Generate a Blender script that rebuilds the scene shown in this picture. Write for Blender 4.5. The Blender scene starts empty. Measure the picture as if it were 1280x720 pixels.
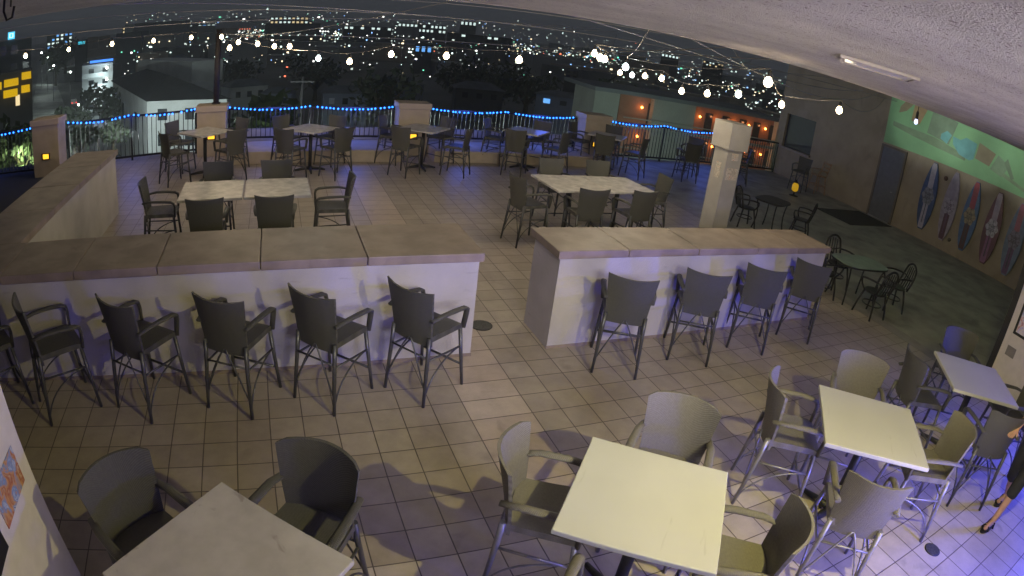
import bpy, bmesh, math, random
from mathutils import Vector, Matrix
R = math.radians
rnd = random.Random(7)
SC = bpy.context.scene
COL = SC.collection

# ------------------------------------------------------------------ camera (wide fisheye security camera under the roof slab)
YAW, PITCH, ROLL = 0.42402, 0.40941, 0.12741
CAM = Vector((-0.44234, -4.19892, 3.32052))
FPX = 760.526
def _axes():
    cy, sy = math.cos(YAW), math.sin(YAW)
    f = Vector((sy*math.cos(PITCH), cy*math.cos(PITCH), -math.sin(PITCH)))
    r = Vector((cy, -sy, 0)); u = r.cross(f)
    cr, sr = math.cos(ROLL), math.sin(ROLL)
    return cr*r+sr*u, -sr*r+cr*u, f
AX, AU, AF = _axes()
cd = bpy.data.cameras.new('camera'); cam = bpy.data.objects.new('camera', cd); COL.objects.link(cam)
cd.type = 'PANO'; cd.panorama_type = 'FISHEYE_EQUISOLID'
cd.sensor_fit = 'HORIZONTAL'; cd.sensor_width = 36.0; cd.sensor_height = 20.25
cd.fisheye_lens = FPX/1280*36.0; cd.fisheye_fov = math.pi
cd.clip_start = 0.05; cd.clip_end = 20000
cam.matrix_world = Matrix(((AX.x, AU.x, -AF.x, CAM.x), (AX.y, AU.y, -AF.y, CAM.y), (AX.z, AU.z, -AF.z, CAM.z), (0, 0, 0, 1)))
SC.camera = cam

def at(px, py, dist):
    """point seen at a photo pixel, at a horizontal distance from the camera"""
    dx, dy = px-640, 360-py; q = math.hypot(dx, dy)+1e-9
    th = 2*math.asin(q/2/FPX)
    d = math.sin(th)*(dx/q*AX+dy/q*AU)+math.cos(th)*AF
    return CAM+d*(dist/math.hypot(d.x, d.y))

# ------------------------------------------------------------------ world, exposure
w = bpy.data.worlds.new('World'); SC.world = w; w.use_nodes = True
nt = w.node_tree; nt.nodes.clear()
wo = nt.nodes.new('ShaderNodeOutputWorld'); bg = nt.nodes.new('ShaderNodeBackground'); bg2 = nt.nodes.new('ShaderNodeBackground')
sky = nt.nodes.new('ShaderNodeTexSky'); sky.sky_type = 'NISHITA'; sky.sun_disc = False
sky.sun_elevation = R(-8); sky.sun_rotation = R(200)
bg.inputs[1].default_value = 0.05
bg2.inputs[0].default_value = (0.036, 0.039, 0.046, 1); bg2.inputs[1].default_value = 1.0     # city glow on the night haze
ad = nt.nodes.new('ShaderNodeAddShader')
nt.links.new(sky.outputs[0], bg.inputs[0]); nt.links.new(bg.outputs[0], ad.inputs[0]); nt.links.new(bg2.outputs[0], ad.inputs[1])
nt.links.new(ad.outputs[0], wo.inputs[0])
SC.view_settings.view_transform = 'Standard'; SC.view_settings.look = 'None'
SC.view_settings.exposure = 0.15; SC.view_settings.gamma = 1.0
SC.view_settings.use_curve_mapping = False

# lamps that light the terrace (warm flood, blue washes, added fill and uplight)
def lamp(name, kind, loc, energy, color, size=0.1, aim=None, spot=None, blend=0.5):
    l = bpy.data.lights.new(name, kind); l.energy = energy; l.color = color
    if kind == 'AREA': l.size = size
    else: l.shadow_soft_size = size
    if kind == 'SPOT': l.spot_size = R(spot); l.spot_blend = blend
    o = bpy.data.objects.new(name, l); COL.objects.link(o); o.location = loc
    if aim is not None: o.rotation_euler = (Vector(aim)-Vector(loc)).to_track_quat('-Z', 'Y').to_euler()
    return o
lamp('warm_flood', 'SPOT', (2.35, -3.7, 3.45), 315, (1.0, 0.88, 0.28), 0.03, (2.2, -2.6, 0), 168, 0.35)
lamp('blue_wash', 'SPOT', (8.3, -4.6, 1.7), 750, (0.05, 0.07, 1.0), 0.25, (5.6, -3.4, 0), 130, 0.9)
lamp('blue_wash_tables', 'SPOT', (4.4, -6.0, 1.25), 850, (0.05, 0.06, 1.0), 0.3, (3.2, -2.6, 0.0), 80, 0.8)
lamp('blue_wash_left', 'SPOT', (1.6, -5.4, 3.3), 190, (0.44, 0.41, 1.0), 0.5, (1.2, -0.2, 0.0), 115, 0.9)
lamp('terrace_fill', 'SPOT', (0.8, -5.2, 3.4), 680, (0.97, 0.95, 1.0), 0.5, (3.2, 6.0, 0.8), 72, 1.0)  # added unseen fill behind the camera, lifts the far terrace
lamp('ceiling_bounce', 'AREA', (3.5, -4.6, 1.6), 56, (1.0, 0.90, 0.80), 2.5, (3.5, -1.0, 3.62))  # added upward fill standing in for light bounced onto the ceiling
for k, y in enumerate((1.2, 3.6, 5.4)):
    lamp('mural_spot', 'SPOT', (14.4, y, 3.2), 55, (0.95, 1.0, 0.95), 0.1, (17.2, y, 3.75), 72, 0.5)
for x in (-9, -4.4, -0.5, 1.6, 4.7, 7.0, 10.5, 13.0):
    lamp('led_string_light', 'POINT', (x, 11.45, 1.15), 26, (0.08, 0.16, 1.0), 0.3)

# ------------------------------------------------------------------ helpers
def link(name, me, mats, parent=None, loc=None):
    o = bpy.data.objects.new(name, me); COL.objects.link(o)
    for m in (mats if isinstance(mats, (list, tuple)) else [mats]): me.materials.append(m)
    if parent: o.parent = parent
    if loc is not None: o.location = loc
    return o
def obj(name, bm, mats, parent=None, smooth=False, loc=None):
    me = bpy.data.meshes.new(name); bmesh.ops.recalc_face_normals(bm, faces=bm.faces[:])
    bm.to_mesh(me); bm.free()
    if smooth:
        me.shade_smooth()
        try: me.set_sharp_from_angle(angle=R(40))
        except Exception: pass
    return link(name, me, mats, parent, loc)
def tag(o, label, cat, group=None, kind=None):
    o['label'] = label; o['category'] = cat
    if group: o['group'] = group
    if kind: o['kind'] = kind
    return o
def struct(o, kind='structure', label=None):
    o['kind'] = kind
    if label: o['label'] = label
    return o
def empty(name, loc, rz=0.0, label=None, cat=None, group=None):
    o = bpy.data.objects.new(name, None); COL.objects.link(o); o.location = loc; o.rotation_euler = (0, 0, rz)
    o.empty_display_size = 0.1
    if label: tag(o, label, cat, group)
    return o
def copy_tree(o, parent=None):
    c = o.copy(); COL.objects.link(c)
    if parent: c.parent = parent
    for ch in list(o.children): copy_tree(ch, c)
    return c
def BM(): return bmesh.new()
def box(bm, lo, hi, bevel=0.0, mi=0, M=None):
    x0, y0, z0 = lo; x1, y1, z1 = hi
    vs = [bm.verts.new(p) for p in ((x0,y0,z0),(x1,y0,z0),(x1,y1,z0),(x0,y1,z0),(x0,y0,z1),(x1,y0,z1),(x1,y1,z1),(x0,y1,z1))]
    fs = [bm.faces.new([vs[i] for i in q]) for q in ((3,2,1,0),(4,5,6,7),(0,1,5,4),(1,2,6,5),(2,3,7,6),(3,0,4,7))]
    for f in fs: f.material_index = mi
    if bevel:
        es = list({e for f in fs for e in f.edges})
        bmesh.ops.bevel(bm, geom=es, offset=bevel, segments=2, profile=0.5, affect='EDGES', clamp_overlap=True)
    if M is not None: bmesh.ops.transform(bm, matrix=M, verts=vs if not bevel else bm.verts[:])
    return bm
def tube(bm, pts, rad, n=8, mi=0, flat=1.0, cap=True):
    """tapered tube along a polyline; rad is a number or one per point; flat squashes the section along its own v axis"""
    pts = [Vector(p) for p in pts]; m = len(pts)
    rad = [rad]*m if isinstance(rad, (int, float)) else rad
    rings = []; ref = None
    for i, p in enumerate(pts):
        t = (pts[min(i+1, m-1)]-pts[max(i-1, 0)]).normalized()
        if ref is None:
            ref = Vector((0, 0, 1)) if abs(t.z) < 0.9 else Vector((0, 1, 0))
        a = t.cross(ref)
        if a.length < 1e-4: a = t.cross(Vector((1, 0, 0)))
        a.normalize(); b = a.cross(t).normalized(); ref = b
        rings.append([bm.verts.new(p+rad[i]*(math.cos(k*2*math.pi/n+math.pi/n)*a+flat*math.sin(k*2*math.pi/n+math.pi/n)*b)) for k in range(n)])
    for r0, r1 in zip(rings, rings[1:]):
        for k in range(n):
            f = bm.faces.new((r0[k], r0[(k+1) % n], r1[(k+1) % n], r1[k])); f.material_index = mi; f.smooth = n > 5
    if cap:
        for r_ in (rings[0][::-1], rings[-1]):
            f = bm.faces.new(r_); f.material_index = mi
    return bm
def lathe(bm, prof, n=16, c=(0, 0, 0), mi=0):
    rings = [[bm.verts.new((c[0]+r*math.cos(k*2*math.pi/n), c[1]+r*math.sin(k*2*math.pi/n), c[2]+z)) for k in range(n)] for r, z in prof]
    for r0, r1 in zip(rings, rings[1:]):
        for k in range(n):
            f = bm.faces.new((r0[k], r0[(k+1) % n], r1[(k+1) % n], r1[k])); f.material_index = mi; f.smooth = True
    bm.faces.new(rings[0][::-1]); bm.faces.new(rings[-1])
    return bm
def prism(bm, poly, z0, z1, mi=0):
    b = [bm.verts.new((x, y, z0)) for x, y in poly]; t = [bm.verts.new((x, y, z1)) for x, y in poly]
    fs = [bm.faces.new(b[::-1]), bm.faces.new(t)]
    n = len(poly)
    for i in range(n): fs.append(bm.faces.new((b[i], b[(i+1) % n], t[(i+1) % n], t[i])))
    for f in fs: f.material_index = mi
    return bm
def sheet(bm, poly, z, mi=0):
    f = bm.faces.new([bm.verts.new((x, y, z)) for x, y in poly]); f.material_index = mi
    return bm
def arc(p0, p1, p2, n=8):
    """quadratic curve"""
    p0, p1, p2 = Vector(p0), Vector(p1), Vector(p2)
    return [(1-t)**2*p0+2*t*(1-t)*p1+t*t*p2 for t in [i/n for i in range(n+1)]]

# ------------------------------------------------------------------ materials
def mat(name, color, rough=0.6, metal=0.0, noise=0.0, nscale=8.0, bump=0.0, bscale=60.0, emit=None, estr=0.0, spec=None, color2=None):
    m = bpy.data.materials.new(name); m.use_nodes = True
    n = m.node_tree.nodes; l = m.node_tree.links; p = n['Principled BSDF']
    p.inputs['Base Color'].default_value = (*color, 1); p.inputs['Roughness'].default_value = rough; p.inputs['Metallic'].default_value = metal
    if spec is not None: p.inputs['Specular IOR Level'].default_value = spec
    tc = n.new('ShaderNodeTexCoord')
    if noise:
        t = n.new('ShaderNodeTexNoise'); t.inputs['Scale'].default_value = nscale; t.inputs['Detail'].default_value = 6
        mx = n.new('ShaderNodeMix'); mx.data_type = 'RGBA'
        c2 = color2 or tuple(c*(1-noise) for c in color); c1 = color if color2 else tuple(min(1, c*(1+noise*0.6)) for c in color)
        mx.inputs['A'].default_value = (*c1, 1); mx.inputs['B'].default_value = (*c2, 1)
        rp = n.new('ShaderNodeMapRange'); rp.inputs[1].default_value = 0.35; rp.inputs[2].default_value = 0.65
        l.new(tc.outputs['Object'], t.inputs['Vector']); l.new(t.outputs[0], rp.inputs[0]); l.new(rp.outputs[0], mx.inputs['Factor'])
        l.new(mx.outputs['Result'], p.inputs['Base Color'])
    if bump:
        t = n.new('ShaderNodeTexNoise'); t.inputs['Scale'].default_value = bscale; t.inputs['Detail'].default_value = 4
        b = n.new('ShaderNodeBump'); b.inputs['Strength'].default_value = bump; b.inputs['Distance'].default_value = 0.01
        l.new(tc.outputs['Object'], t.inputs['Vector']); l.new(t.outputs[0], b.inputs['Height']); l.new(b.outputs[0], p.inputs['Normal'])
    if emit: p.inputs['Emission Color'].default_value = (*emit, 1); p.inputs['Emission Strength'].default_value = estr
    return m
def weave(name, color, scale=55):
    m = mat(name, color, 0.5, noise=0.10, nscale=60)
    n = m.node_tree.nodes; l = m.node_tree.links; p = n['Principled BSDF']
    tc = n.new('ShaderNodeTexCoord'); a = n.new('ShaderNodeTexWave'); a.wave_type = 'BANDS'; a.bands_direction = 'DIAGONAL'; a.inputs['Scale'].default_value = scale
    b2 = n.new('ShaderNodeTexWave'); b2.bands_direction = 'X'; b2.inputs['Scale'].default_value = scale
    mm = n.new('ShaderNodeMath'); mm.operation = 'MULTIPLY'; b = n.new('ShaderNodeBump'); b.inputs['Strength'].default_value = 0.6; b.inputs['Distance'].default_value = 0.006
    for x in (a, b2): l.new(tc.outputs['Object'], x.inputs['Vector'])
    l.new(a.outputs['Fac'], mm.inputs[0]); l.new(b2.outputs['Fac'], mm.inputs[1]); l.new(mm.outputs[0], b.inputs['Height']); l.new(b.outputs[0], p.inputs['Normal'])
    src = p.inputs['Base Color'].links[0].from_socket; mx = n.new('ShaderNodeMix'); mx.data_type = 'RGBA'; mx.blend_type = 'MULTIPLY'; mx.inputs['B'].default_value = (0.55, 0.55, 0.55, 1)
    inv = n.new('ShaderNodeMath'); inv.operation = 'SUBTRACT'; inv.inputs[0].default_value = 1.0; l.new(mm.outputs[0], inv.inputs[1]); l.new(inv.outputs[0], mx.inputs['Factor']); l.new(src, mx.inputs['A']); l.new(mx.outputs['Result'], p.inputs['Base Color'])
    return m
def glow(name, color, s): return mat(name, (0.02, 0.02, 0.02), 0.5, emit=color, estr=s)
TILE = 0.305
def scuff(m, color, scale=(1.5, 1.5, 5.0), lo=0.62, hi=0.72, amt=0.5, detail=5):
    n = m.node_tree.nodes; l = m.node_tree.links; p = n['Principled BSDF']; src = p.inputs['Base Color'].links[0].from_socket
    tc = n.new('ShaderNodeTexCoord'); mp = n.new('ShaderNodeMapping'); mp.inputs['Scale'].default_value = scale; mp.inputs['Rotation'].default_value = (0.2, 0.3, 0.5)
    t = n.new('ShaderNodeTexNoise'); t.inputs['Scale'].default_value = 2.2; t.inputs['Detail'].default_value = detail; t.inputs['Distortion'].default_value = 0.6
    r_ = n.new('ShaderNodeMapRange'); r_.inputs[1].default_value = lo; r_.inputs[2].default_value = hi; r_.inputs[4].default_value = amt
    mx = n.new('ShaderNodeMix'); mx.data_type = 'RGBA'; mx.inputs['B'].default_value = (*color, 1)
    l.new(tc.outputs['Object'], mp.inputs[0]); l.new(mp.outputs[0], t.inputs['Vector']); l.new(t.outputs[0], r_.inputs[0]); l.new(r_.outputs[0], mx.inputs['Factor']); l.new(src, mx.inputs['A']); l.new(mx.outputs['Result'], p.inputs['Base Color'])
def tile_material():
    m = mat('terracotta_tile', (0.34, 0.25, 0.18), 0.42)
    n = m.node_tree.nodes; l = m.node_tree.links; p = n['Principled BSDF']
    tc = n.new('ShaderNodeTexCoord')
    sp = n.new('ShaderNodeSeparateXYZ'); l.new(tc.outputs['Object'], sp.inputs[0])
    def brick(wd, c1, c2):
        b = n.new('ShaderNodeTexBrick'); b.offset = 0.0; b.squash = 1.0
        b.inputs['Scale'].default_value = 1.0; b.inputs['Brick Width'].default_value = wd; b.inputs['Row Height'].default_value = TILE
        b.inputs['Mortar Size'].default_value = 0.0056; b.inputs['Mortar Smooth'].default_value = 0.25; b.inputs['Bias'].default_value = 0.0
        b.inputs['Color1'].default_value = (*c1, 1); b.inputs['Color2'].default_value = (*c2, 1); b.inputs['Mortar'].default_value = (0.11, 0.09, 0.078, 1)
        l.new(tc.outputs['Object'], b.inputs['Vector']); return b
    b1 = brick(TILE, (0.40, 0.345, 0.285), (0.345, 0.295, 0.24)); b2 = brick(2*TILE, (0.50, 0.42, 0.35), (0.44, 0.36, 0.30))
    def band(sock, a, b):
        g = n.new('ShaderNodeMath'); g.operation = 'GREATER_THAN'; g.inputs[1].default_value = a; l.new(sock, g.inputs[0])
        s = n.new('ShaderNodeMath'); s.operation = 'LESS_THAN'; s.inputs[1].default_value = b; l.new(sock, s.inputs[0])
        k = n.new('ShaderNodeMath'); k.operation = 'MULTIPLY'; l.new(g.outputs[0], k.inputs[0]); l.new(s.outputs[0], k.inputs[1]); return k.outputs[0]
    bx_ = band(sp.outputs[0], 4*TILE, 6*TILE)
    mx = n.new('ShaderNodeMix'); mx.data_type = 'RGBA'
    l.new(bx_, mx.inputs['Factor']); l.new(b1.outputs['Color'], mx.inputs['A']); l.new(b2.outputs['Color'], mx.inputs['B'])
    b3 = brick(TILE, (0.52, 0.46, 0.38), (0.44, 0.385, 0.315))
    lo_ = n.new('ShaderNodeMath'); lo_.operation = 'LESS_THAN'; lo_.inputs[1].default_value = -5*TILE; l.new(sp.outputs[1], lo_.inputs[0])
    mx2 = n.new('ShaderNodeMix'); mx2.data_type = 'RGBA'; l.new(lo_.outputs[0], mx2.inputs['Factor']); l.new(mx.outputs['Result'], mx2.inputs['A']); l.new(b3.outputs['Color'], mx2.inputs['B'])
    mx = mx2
    mf = n.new('ShaderNodeMix'); mf.data_type = 'FLOAT'; mn_ = n.new('ShaderNodeMath'); mn_.operation = 'SUBTRACT'; mn_.use_clamp = True; l.new(bx_, mn_.inputs[0]); l.new(lo_.outputs[0], mn_.inputs[1]); l.new(mn_.outputs[0], mf.inputs['Factor']); l.new(b1.outputs['Fac'], mf.inputs['A']); l.new(b2.outputs['Fac'], mf.inputs['B'])
    ns = n.new('ShaderNodeTexNoise'); ns.inputs['Scale'].default_value = 5.0; ns.inputs['Detail'].default_value = 8; ns.inputs['Roughness'].default_value = 0.65
    l.new(tc.outputs['Object'], ns.inputs['Vector'])
    rp = n.new('ShaderNodeMapRange'); rp.inputs[1].default_value = 0.3; rp.inputs[2].default_value = 0.7; rp.inputs[3].default_value = 0.84; rp.inputs[4].default_value = 1.10
    l.new(ns.outputs[0], rp.inputs[0])
    ml = n.new('ShaderNodeMix'); ml.data_type = 'RGBA'; ml.blend_type = 'MULTIPLY'; ml.inputs['Factor'].default_value = 1.0
    cb = n.new('ShaderNodeCombineColor')
    for i in range(3): l.new(rp.outputs[0], cb.inputs[i])
    l.new(mx.outputs['Result'], ml.inputs['A']); l.new(cb.outputs[0], ml.inputs['B']); l.new(ml.outputs['Result'], p.inputs['Base Color'])
    rr = n.new('ShaderNodeMapRange'); rr.inputs[3].default_value = 0.34; rr.inputs[4].default_value = 0.58; l.new(ns.outputs[0], rr.inputs[0]); l.new(rr.outputs[0], p.inputs['Roughness'])
    bp = n.new('ShaderNodeBump'); bp.invert = True; bp.inputs['Strength'].default_value = 0.5; bp.inputs['Distance'].default_value = 0.004
    l.new(mf.outputs['Result'], bp.inputs['Height']); l.new(bp.outputs[0], p.inputs['Normal'])
    return m
M = {}
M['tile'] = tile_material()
M['concrete'] = mat('polished_concrete', (0.32, 0.31, 0.26), 0.55, noise=0.3, nscale=1.6, bump=0.1, bscale=30)
M['turf'] = mat('dark_carpet', (0.025, 0.027, 0.028), 0.95, noise=0.3, nscale=40)
M['stucco'] = mat('lavender_white_stucco', (0.47, 0.44, 0.435), 0.85, noise=0.14, nscale=1.6, bump=0.55, bscale=55)
M['stucco_tan'] = mat('tan_stucco', (0.36, 0.30, 0.215), 0.85, noise=0.12, nscale=1.5, bump=0.25, bscale=90)
M['stucco_cream'] = mat('cream_stucco', (0.46, 0.38, 0.30), 0.85, noise=0.1, nscale=3, bump=0.3, bscale=80)
M['stucco_column'] = mat('pale_column_stucco', (0.29, 0.272, 0.262), 0.85, noise=0.12, nscale=2.5, bump=0.4, bscale=60)
M['slab'] = mat('brown_stone_counter', (0.27, 0.212, 0.168), 0.5, noise=0.22, nscale=3.5, bump=0.05, bscale=120)
M['laminate'] = mat('worn_white_laminate', (0.47, 0.465, 0.41), 0.42, noise=0.045, nscale=2.2)
M['laminate_worn'] = mat('scuffed_laminate', (0.47, 0.45, 0.45), 0.5, noise=0.5, nscale=5.5, color2=(0.38, 0.36, 0.355))
M['laminate_grey'] = mat('weathered_laminate', (0.50, 0.47, 0.44), 0.3, noise=0.3, nscale=7)
M['table_metal'] = mat('black_table_iron', (0.03, 0.03, 0.033), 0.45, metal=0.3, noise=0.2, nscale=20)
M['weave'] = weave('dark_olive_weave', (0.115, 0.112, 0.095))
M['weave_lit'] = weave('lit_weave', (0.25, 0.23, 0.185))  # lit copy of the weave, lamplight on near chairs put into the colour
M['frame'] = mat('dark_bronze_frame', (0.085, 0.085, 0.09), 0.38, metal=0.35, noise=0.2, nscale=15)
M['frame_grey'] = mat('lit_grey_frame', (0.30, 0.29, 0.28), 0.35, metal=0.4, noise=0.2, nscale=15)  # paler copy of the frame, lamplight on near legs put into the colour
M['iron'] = mat('black_wrought_iron', (0.02, 0.02, 0.022), 0.4, metal=0.4, noise=0.2, nscale=20)
scuff(M['stucco'], (0.24, 0.22, 0.21), (2.0, 2.0, 9.0), 0.64, 0.74, 0.3); scuff(M['stucco'], (0.32, 0.29, 0.28), (0.6, 0.6, 0.5), 0.5, 0.7, 0.15)
scuff(M['laminate'], (0.33, 0.31, 0.26), (9.0, 1.2, 1.0), 0.66, 0.70, 0.35); scuff(M['laminate_worn'], (0.22, 0.19, 0.17), (4.0, 3.0, 1.0), 0.64, 0.72, 0.6); scuff(M['laminate_grey'], (0.3, 0.27, 0.24), (3.0, 3.0, 1.0), 0.6, 0.7, 0.5)
scuff(M['slab'], (0.16, 0.12, 0.10), (2.5, 2.5, 1.0), 0.6, 0.74, 0.5); scuff(M['tile'], (0.13, 0.11, 0.095), (1.2, 1.2, 1.0), 0.62, 0.8, 0.5, 9); scuff(M['concrete'], (0.12, 0.115, 0.10), (0.7, 0.7, 1.0), 0.55, 0.7, 0.5, 8); scuff(M['stucco_tan'], (0.2, 0.17, 0.13), (1.0, 1.0, 0.6), 0.55, 0.75, 0.5)
M['green_glass'] = mat('frosted_green_tabletop', (0.16, 0.22, 0.19), 0.35, noise=0.2, nscale=6)
M['black'] = mat('black_trim', (0.012, 0.011, 0.012), 0.6, noise=0.2, nscale=10)
M['rail'] = mat('black_railing_paint', (0.012, 0.013, 0.018), 0.4, metal=0.2, noise=0.2, nscale=12)

# ------------------------------------------------------------------ structure
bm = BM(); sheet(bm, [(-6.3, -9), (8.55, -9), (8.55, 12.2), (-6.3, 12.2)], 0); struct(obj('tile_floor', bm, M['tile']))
bm = BM(); sheet(bm, [(8.86, -9), (17.3, -9), (17.3, 12.2), (8.86, 12.2)], -0.004); struct(obj('concrete_floor', bm, M['concrete']))
bm = BM(); sheet(bm, [(8.55, -9), (8.86, -9), (8.86, 12.2), (8.55, 12.2)], -0.002); struct(obj('paving_strip', bm, mat('pale_paving', (0.30, 0.28, 0.26), 0.6, noise=0.2, nscale=3)))
bm = BM(); sheet(bm, [(-12, -9), (-6.3, -9), (-6.3, 12.2), (-12, 12.2)], -0.004); struct(obj('carpet_floor', bm, M['turf']))
bm = BM(); box(bm, (-12, -9, -14.0), (17.3, 12.2, -0.02)); struct(obj('terrace_base', bm, M['stucco_tan']))
bm = BM()
ed = [(-9, 2.1), (-3.4, 1.66), (1.2, 1.1), (4.6, 0.72), (9.0, -0.2), (10.6, -0.42), (16.9, -1.2)]
prism(bm, ed+[(16.9, -9), (-9, -9)], 3.62, 4.05)
mceil = mat('popcorn_ceiling', (0.40, 0.365, 0.35), 0.95, noise=0.16, nscale=2.2, bump=0.9, bscale=130)
n_ = mceil.node_tree.nodes; l_ = mceil.node_tree.links
tcn = n_.new('ShaderNodeTexCoord'); vo = n_.new('ShaderNodeTexNoise'); vo.inputs['Scale'].default_value = 40; vo.inputs['Detail'].default_value = 3
mr = n_.new('ShaderNodeMapRange'); mr.inputs[1].default_value = 0.60; mr.inputs[2].default_value = 0.68
mxn = n_.new('ShaderNodeMix'); mxn.data_type = 'RGBA'; mxn.inputs['B'].default_value = (0.16, 0.12, 0.13, 1)
pn = n_['Principled BSDF']; src = pn.inputs['Base Color'].links[0].from_socket
l_.new(tcn.outputs['Object'], vo.inputs['Vector']); l_.new(vo.outputs[0], mr.inputs[0]); l_.new(mr.outputs[0], mxn.inputs['Factor'])
l_.new(src, mxn.inputs['A']); l_.new(mxn.outputs['Result'], pn.inputs['Base Color'])
struct(obj('ceiling', bm, mceil))
bm = BM()
for p, q in zip(ed, ed[1:]): tube(bm, [(p[0], p[1]+0.02, 3.64), (q[0], q[1]+0.02, 3.64)], 0.03, 4)
struct(obj('ceiling_trim', bm, mat('ceiling_edge_bead', (0.50, 0.42, 0.38), 0.7, noise=0.1)))

# ceiling panel, unlit
pc = Vector((2.87, -1.92, 0))
t = empty('ceiling_light', (pc.x, pc.y, 3.62), R(-52), 'unlit pale rectangular light panel set in the textured ceiling', 'ceiling light')
bm = BM(); box(bm, (-0.23, -0.21, -0.012), (0.23, 0.21, -0.002), 0.004); obj('diffuser', bm, mat('pale_diffuser', (0.62, 0.58, 0.66), 0.3, noise=0.05), t)
bm = BM()
for a, b in (((-0.26, -0.24), (0.26, -0.212)), ((-0.26, 0.212), (0.26, 0.24)), ((-0.26, -0.212), (-0.232, 0.212)), ((0.232, -0.212), (0.26, 0.212))):
    box(bm, (*a, -0.02), (*b, -0.001))
obj('frame', bm, mat('panel_frame', (0.30, 0.26, 0.28), 0.5, noise=0.1), t)

# counters (stucco walls under stone slabs)
def counter(name, label, x0, x1, y0, y1, joints, slab_to=None, mat_wall='stucco'):
    t = empty(name, ((x0+x1)/2, (y0+y1)/2, 0), 0, label, 'bar counter')
    cx, cy = (x0+x1)/2, (y0+y1)/2
    bm = BM(); box(bm, (x0-cx, y0-cy, 0), (x1-cx, y1-cy, 1.105)); obj('counter_wall', bm, M[mat_wall], t)
    bm = BM(); box(bm, (x0-cx-0.008, y0-cy-0.008, 0.0), (x1-cx+0.008, y0-cy-0.001, 0.035)); obj('skirting', bm, M['slab'], t)
    return t
tl = counter('bar_counter', 'long stucco bar counter on the left, bending towards the railing, with brown stone top', -4.5, 1.57, 1.13, 1.98, [])
def slabs(t, pieces):
    for a, b in pieces:
        bm = BM(); box(bm, (a[0]-t.location.x, a[1]-t.location.y, 1.108), (b[0]-t.location.x, b[1]-t.location.y, 1.2), 0.008); obj('stone_slab', bm, M['slab'], t)
yf, yb = 1.085, 2.03
def rng(xs, ya, yb_, g=0.004): return [((xs[i]+g, ya), (xs[i+1]-g, yb_)) for i in range(len(xs)-1)]
slabs(tl, rng([-5.5, -4.42, -3.42, -2.52, -1.62, -0.6, 0.43, 1.61], yf, yb))
bm = BM(); box(bm, (-4.42-tl.location.x, 1.985-tl.location.y, 0.0), (-3.6-tl.location.x, 6.9-tl.location.y, 1.104)); obj('counter_wall', bm, M['stucco'], tl)
slabs(tl, [((-4.46, y0+0.004), (-3.55, y1-0.004)) for y0, y1 in ((2.03, 3.3), (3.3, 4.5), (4.5, 5.7), (5.7, 6.95))])
tr = counter('bar_counter', 'shorter stucco bar counter right of the gap, brown stone top, four stools in front', 2.48, 7.0, 1.13, 1.80, [])
slabs(tr, rng([2.43, 3.32, 4.35, 5.4, 6.25, 7.05], 1.085, 1.86))

# left foreground wall with poster
t = empty('corner_wall', (-2.17, -3.2, 0), 0, 'white stucco wall end with a colourful poster, beside the scuffed table', 'wall')
bm = BM(); box(bm, (-2.6, -1.8, 0), (0, 1.74, 3.618)); obj('wall', bm, mat('pale_lilac_paint', (0.60, 0.56, 0.58), 0.7, noise=0.06, bump=0.15, bscale=120), t)
def poster_mat(name, scale, cols):
    m = mat(name, cols[0], 0.4); n = m.node_tree.nodes; l = m.node_tree.links; p = n['Principled BSDF']
    tc = n.new('ShaderNodeTexCoord'); v = n.new('ShaderNodeTexNoise'); v.inputs['Scale'].default_value = scale; v.inputs['Detail'].default_value = 3; v.inputs['Distortion'].default_value = 1.2
    cr = n.new('ShaderNodeValToRGB'); el = cr.color_ramp.elements
    while len(el) < len(cols): el.new(0.5)
    for i, c in enumerate(cols): el[i].position = 0.32+0.36*i/(len(cols)-1); el[i].color = (*c, 1)
    l.new(tc.outputs['Object'], v.inputs['Vector']); l.new(v.outputs[0], cr.inputs[0]); l.new(cr.outputs[0], p.inputs['Base Color']); return m
bm = BM(); box(bm, (0.002, 1.19, 1.02), (0.008, 1.60, 1.275)); obj('poster', bm, poster_mat('poster_print', 7, [(0.05, 0.09, 0.30), (0.45, 0.5, 0.62), (0.16, 0.25, 0.5), (0.55, 0.30, 0.14), (0.35, 0.10, 0.06), (0.6, 0.5, 0.35)]), t)
bm = BM(); box(bm, (0.002, 0.55, 0.985), (0.012, 1.09, 1.26)); obj('notice_board', bm, M['black'], t)

# right foreground wall with black corner trim
XR, YR = 9.05, -1.42
t = empty('corner_wall', (XR, YR, 0), 0, 'white wall end with black corner trim, framed picture and switch, beside the blue-lit table', 'wall')
bm = BM(); box(bm, (0, -6.5, 0), (1.2, -0.12, 3.618)); obj('wall', bm, mat('white_wall_paint', (0.66, 0.60, 0.58), 0.7, noise=0.06, bump=0.15, bscale=120), t)
bm = BM(); box(bm, (-0.012, -0.118, 0), (1.21, 0.0, 3.617), 0.006); obj('corner_trim', bm, M['black'], t)
bm = BM(); box(bm, (-0.014, -0.86, 0.98), (-0.003, -0.28, 1.82)); obj('framed_picture', bm, poster_mat('picture_print', 6, [(0.7, 0.66, 0.75), (0.5, 0.42, 0.75), (0.75, 0.7, 0.7), (0.6, 0.25, 0.3), (0.3, 0.28, 0.5)]), t)
fr = t.children[-1]
bm = BM()
for a, b in (((-0.90, 0.94), (-0.24, 0.979)), ((-0.90, 1.821), (-0.24, 1.86)), ((-0.90, 0.979), (-0.861, 1.821)), ((-0.279, 0.979), (-0.24, 1.821))):
    box(bm, (-0.028, a[0], a[1]), (-0.002, b[0], b[1]))
obj('frame', bm, M['black'], fr)
bm = BM(); box(bm, (-0.014, -0.42, 0.58), (-0.002, -0.24, 0.74), 0.004); obj('switch_plate', bm, mat('grey_switch_plate', (0.22, 0.20, 0.19), 0.4, noise=0.1), t)
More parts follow.
